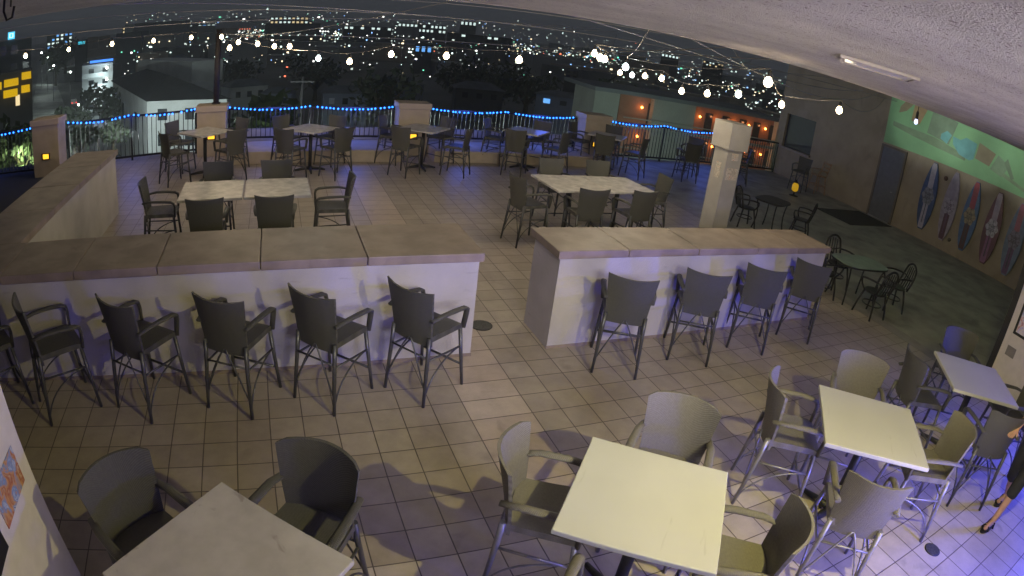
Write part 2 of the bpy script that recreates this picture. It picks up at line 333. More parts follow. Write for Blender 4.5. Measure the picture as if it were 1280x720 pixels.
blue_strip = glow('blue_strip_glow', (0.10, 0.10, 1.0), 9)
bm = BM(); box(bm, (-0.03, -1.6, 0.28), (-0.004, -1.57, 0.95)); obj('blue_light_strip', bm, blue_strip, t)

# right wall, 17.2
t = empty('mural_wall', (17.2, 2.0, 0), 0, 'long tan side wall with green painted mural band above the surfboards', 'wall')
bm = BM(); box(bm, (0, -11, 0), (0.3, 8.3, 6.0)); box(bm, (0, 9.82, 0), (0.3, 10.2, 6.0)); box(bm, (0, 8.3, 2.42), (0.3, 9.82, 6.0)); box(bm, (0, 8.3, 0), (0.3, 9.82, 1.12))
obj('wall', bm, M['stucco_tan'], t)
mgreen = mat('bright_green_mural_paint', (0.30, 0.58, 0.29), 0.7, noise=0.08, nscale=1.2)
bm = BM(); box(bm, (-0.02, -11, 2.52), (-0.002, 5.15, 5.2)); obj('mural_band', bm, mgreen, t)
mb = t.children[-1]
def shape(poly, colr, k, nm='mural_shape'):
    bm = BM(); vs = [bm.verts.new((-0.024-0.002*k, y-2.0, z)) for y, z in poly]; f = bm.faces.new(vs)
    r = bmesh.ops.extrude_face_region(bm, geom=[f]); bmesh.ops.translate(bm, vec=(0.0015, 0, 0), verts=[v for v in r['geom'] if isinstance(v, bmesh.types.BMVert)])
    obj(nm, bm, mat('mural_paint', tuple(0.6*c+0.4*g for c, g in zip(colr, (0.34, 0.52, 0.34))), 0.7, noise=0.12, nscale=3), mb)
shape([(6.9, 3.15), (6.0, 3.02), (5.0, 2.93), (3.9, 2.86), (3.9, 3.02), (5.2, 3.22), (6.2, 3.25), (6.9, 3.3)], (0.22, 0.30, 0.16), 1)
shape([(6.75, 3.62), (6.45, 3.75), (6.15, 4.1), (6.45, 4.15), (6.72, 3.85)], (0.38, 0.16, 0.08), 2)
shape([(6.2, 3.5), (5.85, 3.45), (5.6, 4.1), (6.15, 4.3)], (0.55, 0.20, 0.06), 2)
shape([(5.5, 3.28), (4.6, 3.15), (4.4, 3.9), (5.4, 4.1)], (0.20, 0.26, 0.17), 3)
mcy = (0.12, 0.52, 0.60)
shape([(4.95, 3.25), (4.68, 3.16), (4.55, 3.46), (4.75, 3.55), (4.95, 3.4)], mcy, 4)
shape([(4.45, 3.22), (4.15, 2.98), (3.75, 2.92), (3.6, 3.0), (3.58, 3.48), (4.0, 3.55), (4.2, 3.42), (4.5, 3.45)], mcy, 4)
shape([(3.55, 3.05), (3.0, 2.98), (2.85, 3.4), (3.5, 3.55)], (0.34, 0.14, 0.08), 3)
shape([(2.95, 2.92), (2.5, 2.82), (2.3, 3.2), (2.75, 3.4)], (0.24, 0.34, 0.20), 4)
shape([(2.5, 2.86), (1.3, 2.62), (1.3, 2.70), (2.0, 2.86), (2.45, 2.97)], (0.26, 0.33, 0.18), 5)
shape([(2.5, 3.25), (2.15, 2.86), (2.05, 2.92), (2.4, 3.4)], (0.17, 0.22, 0.13), 6)
bm = BM(); box(bm, (0.12, 8.3, 1.12), (0.16, 9.82, 2.42)); obj('window', bm, mat('dark_window_glass', (0.03, 0.033, 0.04), 0.45, noise=0.1), t)
bm = BM(); box(bm, (-0.12, 8.25, 1.06), (0.11, 9.87, 1.135), 0.006); obj('sill', bm, mat('pale_sill', (0.35, 0.30, 0.26), 0.6, noise=0.1), t.children[-1])
# door
t = empty('door', (17.2, 6.62, 0), 0, 'closed grey door in the tan wall beside the surfboards', 'door')
bm = BM(); box(bm, (-0.045, -0.46, 0.01), (-0.004, 0.46, 2.38), 0.006); obj('door_panel', bm, mat('grey_door_paint', (0.13, 0.135, 0.15), 0.5, noise=0.1), t)
bm = BM()
for a, b in (((-0.54, 0), (-0.465, 2.46)), ((0.465, 0), (0.54, 2.46)), ((-0.464, 2.385), (0.464, 2.46))): box(bm, (-0.06, *a), (-0.002, *b))
obj('door_frame', bm, mat('tan_door_frame', (0.16, 0.13, 0.10), 0.6, noise=0.1), t)
bm = BM(); tube(bm, [(-0.046, -0.36, 1.02), (-0.10, -0.36, 1.02), (-0.10, -0.26, 1.02)], 0.011, 6); obj('handle', bm, M['frame_grey'], t)
bm = BM(); box(bm, (-0.09, -0.44, 0.002), (-0.046, 0.44, 0.03)); obj('threshold', bm, mat('metal_threshold', (0.5, 0.5, 0.5), 0.3, metal=0.8, noise=0.1), t)
bm = BM(); box(bm, (-1.25, -0.75, 0), (1.25, 0.75, 0.014), 0.004); tag(obj('door_mat', bm, M['turf'], loc=(15.7, 6.6, 0)), 'black rubber mat on the floor before the grey door', 'door mat')

# surfboards
def board(y, z0, z1, wdt, base, stripe, low, emb, emb2, label, sw=0.2):
    h = z1-z0; t = empty('surfboard', (17.2, y, z0), 0, label, 'surfboard', 'surfboards hung upright on the tan wall')
    def half(s): return wdt/2*max(0.0, math.sin(math.pi*min(1, max(0, 0.03+0.94*s))))**0.62*(1.04-0.22*s)
    N = 26; pr = [(-half(i/N), h*i/N) for i in range(N+1)]+[(half(i/N), h*i/N) for i in range(N, -1, -1)]
    bm = BM(); vs = [bm.verts.new((-0.03, a, b)) for a, b in pr]; f = bm.faces.new(vs)
    r = bmesh.ops.extrude_face_region(bm, geom=[f]); nv = [v for v in r['geom'] if isinstance(v, bmesh.types.BMVert)]
    bmesh.ops.translate(bm, vec=(-0.05, 0, 0), verts=nv)
    bmesh.ops.bevel(bm, geom=[e for e in bm.edges if all(v in nv for v in e.verts)], offset=0.015, segments=2, affect='EDGES')
    obj('deck', bm, mat('board_gloss', base, 0.35, noise=0.22, nscale=5), t)
    def strip(s0, s1, wf, colr, off=0.0, k=0, nm='stripe'):
        bm = BM(); pts = []
        for i in range(13):
            s = s0+(s1-s0)*i/12; q = min(sw*wf, half(s)*0.86); pts.append((q, s))
        poly = [(-q+off, h*s) for q, s in pts]+[(q+off, h*s) for q, s in pts[::-1]]
        vs = [bm.verts.new((-0.0815-0.001*k, a, b)) for a, b in poly]; f = bm.faces.new(vs)
        r = bmesh.ops.extrude_face_region(bm, geom=[f]); bmesh.ops.translate(bm, vec=(0.001, 0, 0), verts=[v for v in r['geom'] if isinstance(v, bmesh.types.BMVert)])
        obj(nm, bm, mat('board_stripe', colr, 0.4, noise=0.2, nscale=6), t)
    strip(0.55, 0.99, 0.5, stripe); strip(0.02, 0.45, 0.5, low)
    strip(0.10, 0.40, 0.09, emb2, 0.0, 1, 'pinstripe')
    # emblem: ring of petals, plain generic flower badge
    bm = BM()
    def disc(cy, cz, r0, n=18, k=0):
        vs = [bm.verts.new((-0.084-0.001*k, cy+r0*math.cos(i*2*math.pi/n), cz+1.15*r0*math.sin(i*2*math.pi/n))) for i in range(n)]
        f = bm.faces.new(vs); r = bmesh.ops.extrude_face_region(bm, geom=[f]); bmesh.ops.translate(bm, vec=(0.0008, 0, 0), verts=[v for v in r['geom'] if isinstance(v, bmesh.types.BMVert)])
    disc(0, h*0.5, wdt*0.33)
    em = obj('emblem', bm, poster_mat('emblem_print', 14, [emb2, emb, tuple(c*0.4 for c in emb2), emb]), t)
    bm = BM()
    for i in range(6): disc(wdt*0.26*math.cos(i*math.pi/3), h*0.5+wdt*0.32*math.sin(i*math.pi/3), wdt*0.115, 10, 2)
    obj('petal', bm, mat('petal_print', emb, 0.4, noise=0.35, nscale=15), em)
bl = (0.05, 0.09, 0.20); wh = (0.42, 0.40, 0.46)
board(4.90, 0.32, 2.47, 0.66, bl, wh, wh, (0.22, 0.23, 0.25), (0.12, 0.12, 0.14), 'navy surfboard with one white centre stripe, nearest the grey door')
board(4.03, 0.29, 2.44, 0.60, (0.36, 0.32, 0.38), (0.30, 0.27, 0.34), (0.10, 0.04, 0.06), (0.36, 0.33, 0.38), (0.14, 0.06, 0.13), 'pale lilac surfboard with a dark maroon lower stripe')
board(3.22, 0.29, 2.42, 0.62, (0.07, 0.16, 0.32), (0.36, 0.06, 0.08), (0.08, 0.03, 0.03), (0.34, 0.28, 0.16), (0.05, 0.05, 0.06), 'blue surfboard with a red upper stripe and tan flower emblem')
board(2.35, 0.24, 2.40, 0.64, (0.13, 0.03, 0.06), (0.40, 0.34, 0.42), (0.26, 0.10, 0.22), (0.50, 0.47, 0.52), (0.04, 0.03, 0.05), 'dark maroon surfboard with a pale centre stripe and white flower emblem')
board(1.50, 0.24, 2.38, 0.66, (0.16, 0.22, 0.34), (0.36, 0.10, 0.16), (0.14, 0.07, 0.18), (0.20, 0.18, 0.26), (0.06, 0.06, 0.09), 'light blue surfboard with a red-violet stripe, nearest the white wall end')
for (y, z, nm, lab, c, r0) in ((4.42, 2.13, 'wall_bell', 'small brown round fitting on the wall between navy and lilac boards', (0.12, 0.06, 0.04), 0.075), (3.72, 0.42, 'wall_outlet', 'small wall outlet low between the lilac and blue boards', (0.10, 0.09, 0.07), 0.06)):
    bm = BM(); lathe(bm, [(r0*0.6, 0), (r0, 0.02), (r0, 0.045), (r0*0.5, 0.07)], 14)
    bmesh.ops.rotate(bm, matrix=Matrix.Rotation(-math.pi/2, 3, 'Y'), verts=bm.verts[:]); tag(obj(nm, bm, mat('fitting', c, 0.5, noise=0.2), loc=(17.197, y, z)), lab, 'fitting')

# square column with capital
t = empty('square_column', (6.46, 3.22, 0), 0, 'free-standing stucco column with block capital and small notices behind the right counter', 'column')
bm = BM(); box(bm, (-0.168, -0.168, 0), (0.168, 0.168, 2.12)); obj('shaft', bm, M['stucco_column'], t)
bm = BM(); box(bm, (-0.225, -0.225, 2.122), (0.225, 0.225, 2.57), 0.006); obj('capital', bm, M['stucco_column'], t)
mn = poster_mat('notice_print', 22, [(0.5, 0.47, 0.42), (0.25, 0.22, 0.2), (0.5, 0.44, 0.38), (0.38, 0.2, 0.15)])
bm = BM(); box(bm, (-0.176, -0.07, 1.62), (-0.170, 0.05, 1.88)); obj('notice', bm, mn, t)
bm = BM(); box(bm, (-0.06, -0.176, 1.95), (0.08, -0.170, 2.07)); obj('notice', bm, mn, t)
bm = BM(); box(bm, (-0.11, -0.176, 1.62), (0.13, -0.170, 1.82)); obj('notice', bm, mn, t)

# ledge, pillars, railing
for x0, x1, lab in ((-1.55, 2.72, 'low stucco kerb wall under the railing, behind the two left bar tables'), (3.56, 8.2, 'low stucco kerb wall under the railing, right of the middle pillar')):
    t = empty('kerb_wall', ((x0+x1)/2, 10.9, 0), 0, lab, 'low wall')
    bm = BM(); box(bm, (x0-(x0+x1)/2, -0.5, 0), (x1-(x0+x1)/2, 0.9, 0.25)); obj('wall', bm, M['stucco_cream'], t)
    bm = BM(); box(bm, (x0-(x0+x1)/2, -0.53, 0.252), (x1-(x0+x1)/2, 0.9, 0.30), 0.006); obj('coping', bm, M['stucco_cream'], t)
    bm = BM(); box(bm, (x0-(x0+x1)/2, 1.25, -0.2), (x1-(x0+x1)/2, 1.4, 0.56)); obj('parapet', bm, M['stucco'], t)
amber = glow('amber_step_light', (1.0, 0.50, 0.03), 1.6)
blueled = glow('blue_led_glow', (0.02, 0.17, 1.0), 6.0)
pill = [(-6.62, 10.75, 0.80, 1.45, 'left end pillar of the railing with amber light, past the dark carpet'),
        (-2.18, 11.75, 0.78, 1.32, 'railing pillar with the tall wooden pole standing behind it'),
        (3.13, 11.45, 0.82, 1.40, 'middle railing pillar behind the third bar table'),
        (8.62, 11.55, 0.84, 1.40, 'railing pillar behind the right-hand bar table, amber light low on it')]
for x, y, wd, h, lab in pill:
    t = empty('railing_pillar', (x, y, 0), 0, lab, 'pillar', 'stucco pillars of the terrace railing')
    bm = BM(); box(bm, (-wd/2, -0.3, 0), (wd/2, 0.3, h-0.16), 0.01); obj('shaft', bm, M['stucco_cream'], t)
    bm = BM(); box(bm, (-wd/2-0.035, -0.335, h-0.158), (wd/2+0.035, 0.335, h), 0.012); obj('cap', bm, M['stucco_cream'], t)
    bm = BM(); box(bm, (-0.09, -0.315, 0.46), (0.09, -0.302, 0.58), 0.004); s_ = obj('step_light', bm, amber, t)
    bm = BM(); box(bm, (-0.125, -0.33, 0.582), (0.125, -0.301, 0.60)); box(bm, (-0.125, -0.33, 0.44), (0.125, -0.301, 0.458)); box(bm, (-0.125, -0.33, 0.458), (-0.092, -0.301, 0.582)); box(bm, (0.092, -0.33, 0.458), (0.125, -0.301, 0.582)); obj('bezel', bm, M['black'], s_)
bm = BM()
def railing(p, q, z0, label, swag, nled, z1=1.2, led=True):
    p, q = Vector((*p, 0)), Vector((*q, 0)); d = (q-p).normalized(); L = (q-p).length; rz = math.atan2(d.y, d.x)
    t = empty('railing', p, rz, label, 'railing', 'black picket railings along the terrace edge')
    bm = BM(); box(bm, (0, -0.025, z1-0.05), (L, 0.025, z1), 0.006); obj('top_rail', bm, M['rail'], t)
    bm = BM(); box(bm, (0, -0.02, z0+0.08), (L, 0.02, z0+0.13)); obj('bottom_rail', bm, M['rail'], t)
    npost = max(2, int(L/1.8)+1)
    for i in range(npost):
        bm = BM(); x = min(max(L*i/(npost-1), 0.03), L-0.03); box(bm, (x-0.028, -0.028, z0), (x+0.028, 0.028, z1-0.052)); obj('post', bm, M['rail'], t)
    bm = BM(); n = int(L/0.125)
    for i in range(1, n): x = L*i/n; box(bm, (x-0.010, -0.010, z0+0.131), (x+0.010, 0.010, z1-0.052))
    obj('picket', bm, M['rail'], t)
    if led:
        s = empty('led_string', (*(p-0.05*Vector((-d.y, d.x, 0))).xy, 0), rz, 'string of blue LED lights along '+swag, 'string lights', 'blue LED strings on the railing')
        pts = []; segs = max(2, int(L/1.9))
        def zz(x): u = (x/L*segs) % 1; return z1+0.028-0.09*math.sin(math.pi*u)
        bm = BM(); tube(bm, [(L*i/48, -0.012, zz(L*i/48-1e-6)) for i in range(49)], 0.004, 4); obj('wire', bm, M['black'], s)
        me = None
        for i in range(nled):
            x = L*(i+0.5)/nled+rnd.uniform(-0.02, 0.02)
            if rnd.random() < 0.06: continue
            if me is None:
                bm = BM(); bmesh.ops.create_icosphere(bm, subdivisions=1, radius=0.026); b = obj('led', bm, blueled, s); me = b.data
            else:
                b = bpy.data.objects.new('led', me); COL.objects.link(b); b.parent = s
            b.location = (x, -0.022, zz(x)+rnd.uniform(-0.006, 0.004))
railing((-12, 11.0), (-7.06, 11.0), 0.0, 'black picket railing left of the end pillar, blue lights on top', 'the rail left of the end pillar', 36)
railing((-6.18, 11.1), (-2.62, 11.85), 0.02, 'black picket railing between the end pillar and the pole pillar', 'the rail between the end pillar and the pole pillar', 30)
railing((-1.75, 11.78), (2.68, 11.7), 0.30, 'black picket railing behind the two left bar tables, on the kerb wall', 'the rail behind the two left bar tables', 40)
railing((3.58, 11.7), (8.16, 11.75), 0.30, 'black picket railing between the middle pillar and the pillar right of it', 'the rail right of the middle pillar', 42)
railing((9.08, 11.8), (13.9, 11.95), 0.02, 'black picket railing right of the last pillar, pale building behind', 'the rail right of the last pillar', 38)
railing((13.95, 11.95), (17.15, 11.95), 0.02, 'black picket railing right of the square column, orange-lit building behind', '', 0, led=False)

# pole at the pillar
bm = BM(); tube(bm, [(0, 0, 0), (0, 0, 1.95)], [0.085, 0.075], 10); box(bm, (-0.11, -0.11, -0.0), (0.11, 0.11, 0.03))
tag(obj('light_pole', bm, mat('brown_wood_pole', (0.025, 0.02, 0.017), 0.7, noise=0.25, nscale=10), loc=(-2.1, 11.85, 1.322)), 'brown wooden pole standing on the railing pillar, carrying the bulb strings', 'pole')

# ------------------------------------------------------------------ stools
def make_stool(style, wv, fr, label):
    t = empty('bar_stool', (0, 0, 0), 0, label, 'bar stool')
    # seat
    bm = BM(); NX, NY = 8, 8; g = []
    for i in range(NX+1):
        row = []
        for j in range(NY+1):
            u, v = i/NX*2-1, j/NY
            y = -0.225+0.475*v; wdt = 0.225+0.018*v
            z = 0.705-0.014*(1-u*u)*math.sin(math.pi*min(v*1.1, 1))-(0.03*max(0, v-0.85)/0.15)
            row.append(bm.verts.new((u*wdt, y, z)))
        g.append(row)
    top = [bm.faces.new((g[i][j], g[i+1][j], g[i+1][j+1], g[i][j+1])) for i in range(NX) for j in range(NY)]
    r = bmesh.ops.extrude_face_region(bm, geom=top); nv = [v for v in r['geom'] if isinstance(v, bmesh.types.BMVert)]
    for v in nv: v.co.z = 0.652
    obj('seat', bm, wv, t, smooth=True)
    # backrest
    bm = BM(); NX, NZ = 12, 10; TH = 0.022; fr_, bk_ = [], []
    for i in range(NX+1):
        u = i/NX*2-1; a, b = [], []
        for j in range(NZ+1):
            v = j/NZ
            if style == 'square':
                z1 = 1.145+0.02*u*u; z0 = 0.60+0.0*u; wdt = 0.222+0.045*v**1.4
            else:
                z1 = 1.15-0.02*(max(0, abs(u)-0.8)/0.2)**2; z0 = 0.60; wdt = 0.218+0.05*v**1.1
            z = z0+(z1-z0)*v
            y = -0.222-0.115*((z-0.6)/0.55)**1.25+(0.07 if style == 'square' else 0.115)*u*u*(0.35+0.65*v)
            a.append(bm.verts.new((u*wdt, y, z))); b.append(bm.verts.new((u*wdt, y-TH, z)))
        fr_.append(a); bk_.append(b)
    for i in range(NX):
        for j in range(NZ):
            bm.faces.new((fr_[i][j], fr_[i+1][j], fr_[i+1][j+1], fr_[i][j+1])); bm.faces.new((bk_[i][j], bk_[i][j+1], bk_[i+1][j+1], bk_[i+1][j]))
        bm.faces.new((fr_[i][0], bk_[i][0], bk_[i+1][0], fr_[i+1][0])); bm.faces.new((fr_[i][NZ], fr_[i+1][NZ], bk_[i+1][NZ], bk_[i][NZ]))
    for j in range(NZ):
        bm.faces.new((fr_[0][j], fr_[0][j+1], bk_[0][j+1], bk_[0][j])); bm.faces.new((fr_[NX][j], bk_[NX][j], bk_[NX][j+1], fr_[NX][j+1]))
    obj('backrest', bm, wv, t, smooth=True)
    for s in (-1, 1):
        bm = BM()
        pts = [(s*0.245, -0.262, 0.885), (s*0.268, -0.12, 0.905), (s*0.275, 0.06, 0.90), (s*0.272, 0.19, 0.885), (s*0.268, 0.232, 0.862), (s*0.26, 0.243, 0.81), (s*0.243, 0.232, 0.655)]
        tube(bm, pts, [0.026, 0.030, 0.033, 0.033, 0.032, 0.028, 0.026], 8, flat=0.6); obj('armrest', bm, wv, t)
    for s in (-1, 1):
        bm = BM(); tube(bm, [(s*0.225, 0.215, 0.652), (s*0.262, 0.27, 0.0)], [0.021, 0.016], 8); obj('leg', bm, fr, t)
        bm = BM(); tube(bm, [(s*0.215, -0.232, 0.70), (s*0.22, -0.25, 0.5), (s*0.243, -0.31, 0.0)], [0.022, 0.021, 0.016], 8); obj('leg', bm, fr, t)
    bm = BM()
    for s in (-1, 1):
        tube(bm, [(s*0.222, -0.257, 0.47), (s*0.238, 0.232, 0.45)], 0.011, 6)
        tube(bm, arc((s*0.240, -0.302, 0.07), (s*0.236, -0.20, 0.40), (s*0.232, 0.22, 0.452), 9), 0.0085, 6)
    tube(bm, [(-0.222, -0.257, 0.50), (0.222, -0.257, 0.50)], 0.010, 6)
    tube(bm, arc((-0.235, -0.29, 0.16), (-0.05, -0.27, 0.62), (0.0, -0.245, 0.648), 8), 0.008, 6)
    tube(bm, arc((0.235, -0.29, 0.16), (0.05, -0.27, 0.62), (0.0, -0.245, 0.648), 8), 0.008, 6)
    obj('stretcher', bm, fr, t)
    bm = BM(); tube(bm, [(-0.25, 0.252, 0.24), (0.25, 0.252, 0.24)], 0.013, 6); obj('footrest', bm, fr, t)
    return t
SQ = make_stool('square', M['weave'], M['frame'], 'stool'); RD = make_stool('round', M['weave_lit'], M['frame_grey'], 'stool'); RDD = make_stool('round', M['weave'], M['frame'], 'stool')  # RD carries the lit colours, RDD the unlit ones
used = set()
def stool(proto, x, y, head, label, group):
    o = proto if id(proto) not in used else copy_tree(proto); used.add(id(proto))
    o.location = (x, y, 0); o.rotation_euler = (0, 0, R(head-90)); tag(o, label, 'bar stool', group); return o
G1, G2 = 'bar stools along the left counter', 'bar stools along the right counter'
for x, y, h, lab in ((0.94, 0.66, 36, 'dark woven bar stool at the left counter, beside the gap between counters'),
                     (0.04, 0.67, 45, 'dark woven bar stool at the left counter, second from the gap'),
                     (-0.84, 0.70, 62, 'dark woven bar stool at the left counter, middle of five, back squarest to us'),
                     (-1.77, 0.72, 55, 'dark woven bar stool at the left counter, fourth from the gap'),
                     (-2.71, 0.70, 33, 'dark woven bar stool at the left counter, turned sideways so its seat shows'),
                     (-3.55, 0.72, 40, 'dark woven bar stool cut off by the left picture edge')):
    stool(SQ, x, y, h, lab, G1)
for x, y, h, lab in ((3.13, 0.70, 60, 'dark woven bar stool at the right counter, beside the gap between counters'),
                     (4.20, 0.73, 57, 'dark woven bar stool at the right counter, second from the gap'),
                     (5.25, 0.78, 52, 'dark woven bar stool at the right counter, third from the gap'),
                     (6.35, 0.84, 42, 'dark woven bar stool at the right counter, at the end by the iron table')):
    stool(SQ, x, y, h, lab, G2)

# ------------------------------------------------------------------ tables
def make_table(sx, sy, top, label, h=1.0, worn=True):
    t = empty('bar_table', (0, 0, 0), 0, label, 'bar table')
    bm = BM(); box(bm, (-sx/2, -sy/2, h-0.038), (sx/2, sy/2, h), 0.007); obj('table_top', bm, top, t)
    bm = BM(); tube(bm, [(0, 0, 0.03), (0, 0, h-0.06)], 0.042, 14); obj('pedestal', bm, M['table_metal'], t)
    bm = BM()
    for a in (0, 1):
        for s in (-1, 1):
            d = Vector((s, 0, 0)) if a == 0 else Vector((0, s, 0)); d = Matrix.Rotation(math.pi/4, 3, 'Z') @ d
            tube(bm, [d*0.03+Vector((0, 0, 0.07)), d*0.2+Vector((0, 0, 0.05)), d*0.36+Vector((0, 0, 0.022))], [0.04, 0.032, 0.022], 8)
    obj('table_base', bm, M['table_metal'], t)
    bm = BM()
    box(bm, (-0.2, -0.03, h-0.06), (0.2, 0.03, h-0.04)); box(bm, (-0.03, -0.2, h-0.075), (0.03, 0.2, h-0.061)); obj('top_bracket', bm, M['table_metal'], t)
    return t
GT = 'bar tables in the foreground'; GB = 'small bar tables along the railing'
def table(x, y, yaw, sx, sy, top, label, group):
    t = make_table(sx, sy, top, label); t.location = (x, y, 0); t.rotation_euler = (0, 0, R(yaw)); t['group'] = group; return t
table(1.47, -2.25, -41.5, 0.92, 0.92, M['laminate'], 'large pale bar table at the bottom centre, brightly lit, four chairs round it', GT)
table(3.78, -2.24, -44, 0.96, 0.93, M['laminate'], 'pale bar table lit yellow, between the centre table and the blue-lit table', GT)
table(6.15, -2.22, -44, 0.96, 0.93, M['laminate'], 'white bar table tinted blue beside the white wall end', GT)
table(-0.87, -2.27, 45, 0.93, 0.93, M['laminate_worn'], 'scuffed grey-white bar table at the bottom left, dark stains near its edges', GT)
GD = 'pair of bar tables pushed together'
table(-1.40, 4.45, 0.5, 0.955, 1.0, M['laminate_grey'], 'off-white bar table, left half of the pair behind the left counter', GD)
table(-0.42, 4.46, 0.5, 0.955, 1.0, M['laminate_grey'], 'off-white bar table, right half of the pair behind the left counter', GD)
table(4.42, 4.74, 1.5, 1.0, 1.05, M['laminate_grey'], 'off-white bar table, left half of the pair behind the right counter', GD)
table(5.43, 4.77, 1.5, 1.0, 1.05, M['laminate_grey'], 'off-white bar table, right half of the pair behind the right counter', GD)
RB = 'bar stools round the pushed-together tables'
for x, y, h, lab in ((-1.40, 3.72, 90, 'dark square-backed stool before the left half of the left table pair'), (-0.45, 3.74, 88, 'dark square-backed stool before the right half of the left table pair'),
                     (-1.42, 5.28, -92, 'dark stool behind the left half of the left table pair'), (-0.42, 5.25, -88, 'dark stool behind the right half of the left table pair'),
                     (-2.22, 4.55, 2, 'dark stool at the left end of the left table pair, seat showing'), (0.40, 4.45, 178, 'dark stool at the right end of the left table pair'),
                     (4.40, 4.08, 86, 'dark square-backed stool before the left half of the right table pair'), (5.36, 4.10, 95, 'dark square-backed stool before the right half of the right table pair'),
                     (4.60, 5.62, -88, 'dark stool behind the left half of the right table pair'), (5.62, 5.66, -92, 'dark stool behind the right half of the right table pair'),
                     (3.62, 4.56, 10, 'dark stool at the left end of the right table pair, long legs in view'), (6.30, 4.95, 175, 'dark stool at the right end of the right table pair')):
    stool(SQ, x, y, h, lab, RB)
names = [('the pole pillar', 'first bar table from the left along the railing, in front of the pole pillar'), ('the second railing table', 'second bar table from the left along the railing, blue reflection on it'),
         ('the middle pillar table', 'bar table in front of the middle railing pillar'), ('the fourth railing table', 'bar table between the middle pillar and the next pillar'), ('the last railing table', 'bar table in front of the last pillar, right end of the row')]
for k, (x, y) in enumerate(((-2.11, 9.5), (0.36, 9.55), (3.05, 9.7), (5.80, 9.95), (8.35, 10.2))):
    table(x, y, 45+(k*7) % 5, 0.94, 0.94, M['laminate_grey'], names[k][1], GB)
    nm = ['the first railing table by the pole pillar', 'the second railing table', 'the railing table by the middle pillar', 'the fourth railing table', 'the last railing table'][k]
    for a, w_ in ((228, 'front left'), (312, 'front right'), (135, 'back left'), (45, 'back right')):
        a2 = a+rnd.uniform(-8, 8); d = 0.80+rnd.uniform(0, 0.10)
        stool(SQ, x+d*math.cos(R(a2)), y+d*math.sin(R(a2)), a2+180+rnd.uniform(-10, 10), 'dark stool on the %s side of %s' % (w_, nm), 'bar stools round the railing tables')
for x, y, h, lab in ((10.75, 9.5, 80, 'dark stool standing alone left of the square column by the railing'), (11.5, 10.3, 210, 'dark stool by the railing just behind the square column'), (13.0, 9.6, 140, 'dark stool right of the square column before the orange-lit railing'), (13.7, 10.4, 250, 'dark stool against the railing right of the square column')):
    stool(SQ, x, y, h, lab, 'stools by the right end of the railing')
# foreground chairs
GF = 'bar chairs round the foreground tables'
def ring(cx, cy, spec):
    for a, d, tw, pr, lab in spec:
        stool(pr, cx+d*math.cos(R(a)), cy+d*math.sin(R(a)), a+180+tw, lab, GF)
ring(1.47, -2.25, ((138, 0.58, 8, RD, 'lamplit chair left of the large centre table, seat and arm in view'), (43, 0.69, 2, RD, 'lamplit round-backed chair behind the large centre table'),
                   (-46, 0.63, 4, RD, 'lamplit chair at the bottom edge between the centre table and the yellow-lit table'), (228, 0.70, 0, RD, 'chair tucked under the near edge of the centre table, arms showing')))
ring(3.78, -2.24, ((128, 0.66, 14, RD, 'lamplit chair left of the yellow-lit table, turned to show its seat'), (46, 0.76, -6, RD, 'lamplit round-backed chair behind the yellow-lit table'),
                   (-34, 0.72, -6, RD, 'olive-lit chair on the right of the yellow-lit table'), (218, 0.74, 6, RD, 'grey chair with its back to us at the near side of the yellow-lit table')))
ring(6.15, -2.22, ((146, 0.72, 4, RDD, 'dark chair left of the blue-tinted table, seen edge-on'), (40, 0.80, 6, RDD, 'blue-tinted dark chair behind the blue-tinted table'),
                   (-42, 0.72, 0, RDD, 'dark chair by the white wall at the right picture edge'), (228, 0.76, 4, RDD, 'blue-lit chair with its back to us at the blue-tinted table')))
ring(-0.87, -2.27, ((136, 0.66, -4, RDD, 'dark round-backed chair at the scuffed table, next to the white wall'), (48, 0.64, 6, RDD, 'dark round-backed chair at the scuffed table, on the side of the centre table')))

# small grey tub seats peeking over the counter
for x, y, lab in ((4.0, 3.55, 'small grey rounded seat back by the left half of the right table pair'), (5.02, 3.5, 'small grey rounded seat back between the two stools of the right table pair')):
    t = empty('tub_seat', (x, y, 0), 0, lab, 'seat', 'small grey tub seats'); gm = mat('grey_plastic', (0.20, 0.195, 0.185), 0.5, noise=0.15)
    bm = BM(); lathe(bm, [(0.10, 0.0), (0.13, 0.02), (0.14, 0.40), (0.15, 0.44), (0.10, 0.455)], 18); obj('seat', bm, gm, t)
    bm = BM()
    pr = []
    N = 14
    g0 = []; g1 = []
    for i in range(N+1):
        a = math.pi*(1.08+0.84*i/N); hz = 0.46+0.22*math.sin(math.pi*(i+0.6)/(N+1.2))**0.6
        for (lst, rr) in ((g0, 0.15), (g1, 0.132)): lst.append([bm.verts.new((rr*math.cos(a), rr*math.sin(a), 0.40)), bm.verts.new((rr*math.cos(a), rr*math.sin(a), hz))])
    for i in range(N):
        bm.faces.new((g0[i][0], g0[i+1][0], g0[i+1][1], g0[i][1])); bm.faces.new((g1[i][0], g1[i][1], g1[i+1][1], g1[i+1][0]))
        bm.faces.new((g0[i][1], g0[i+1][1], g1[i+1][1], g1[i][1]))
    obj('backrest', bm, gm, t, smooth=True)

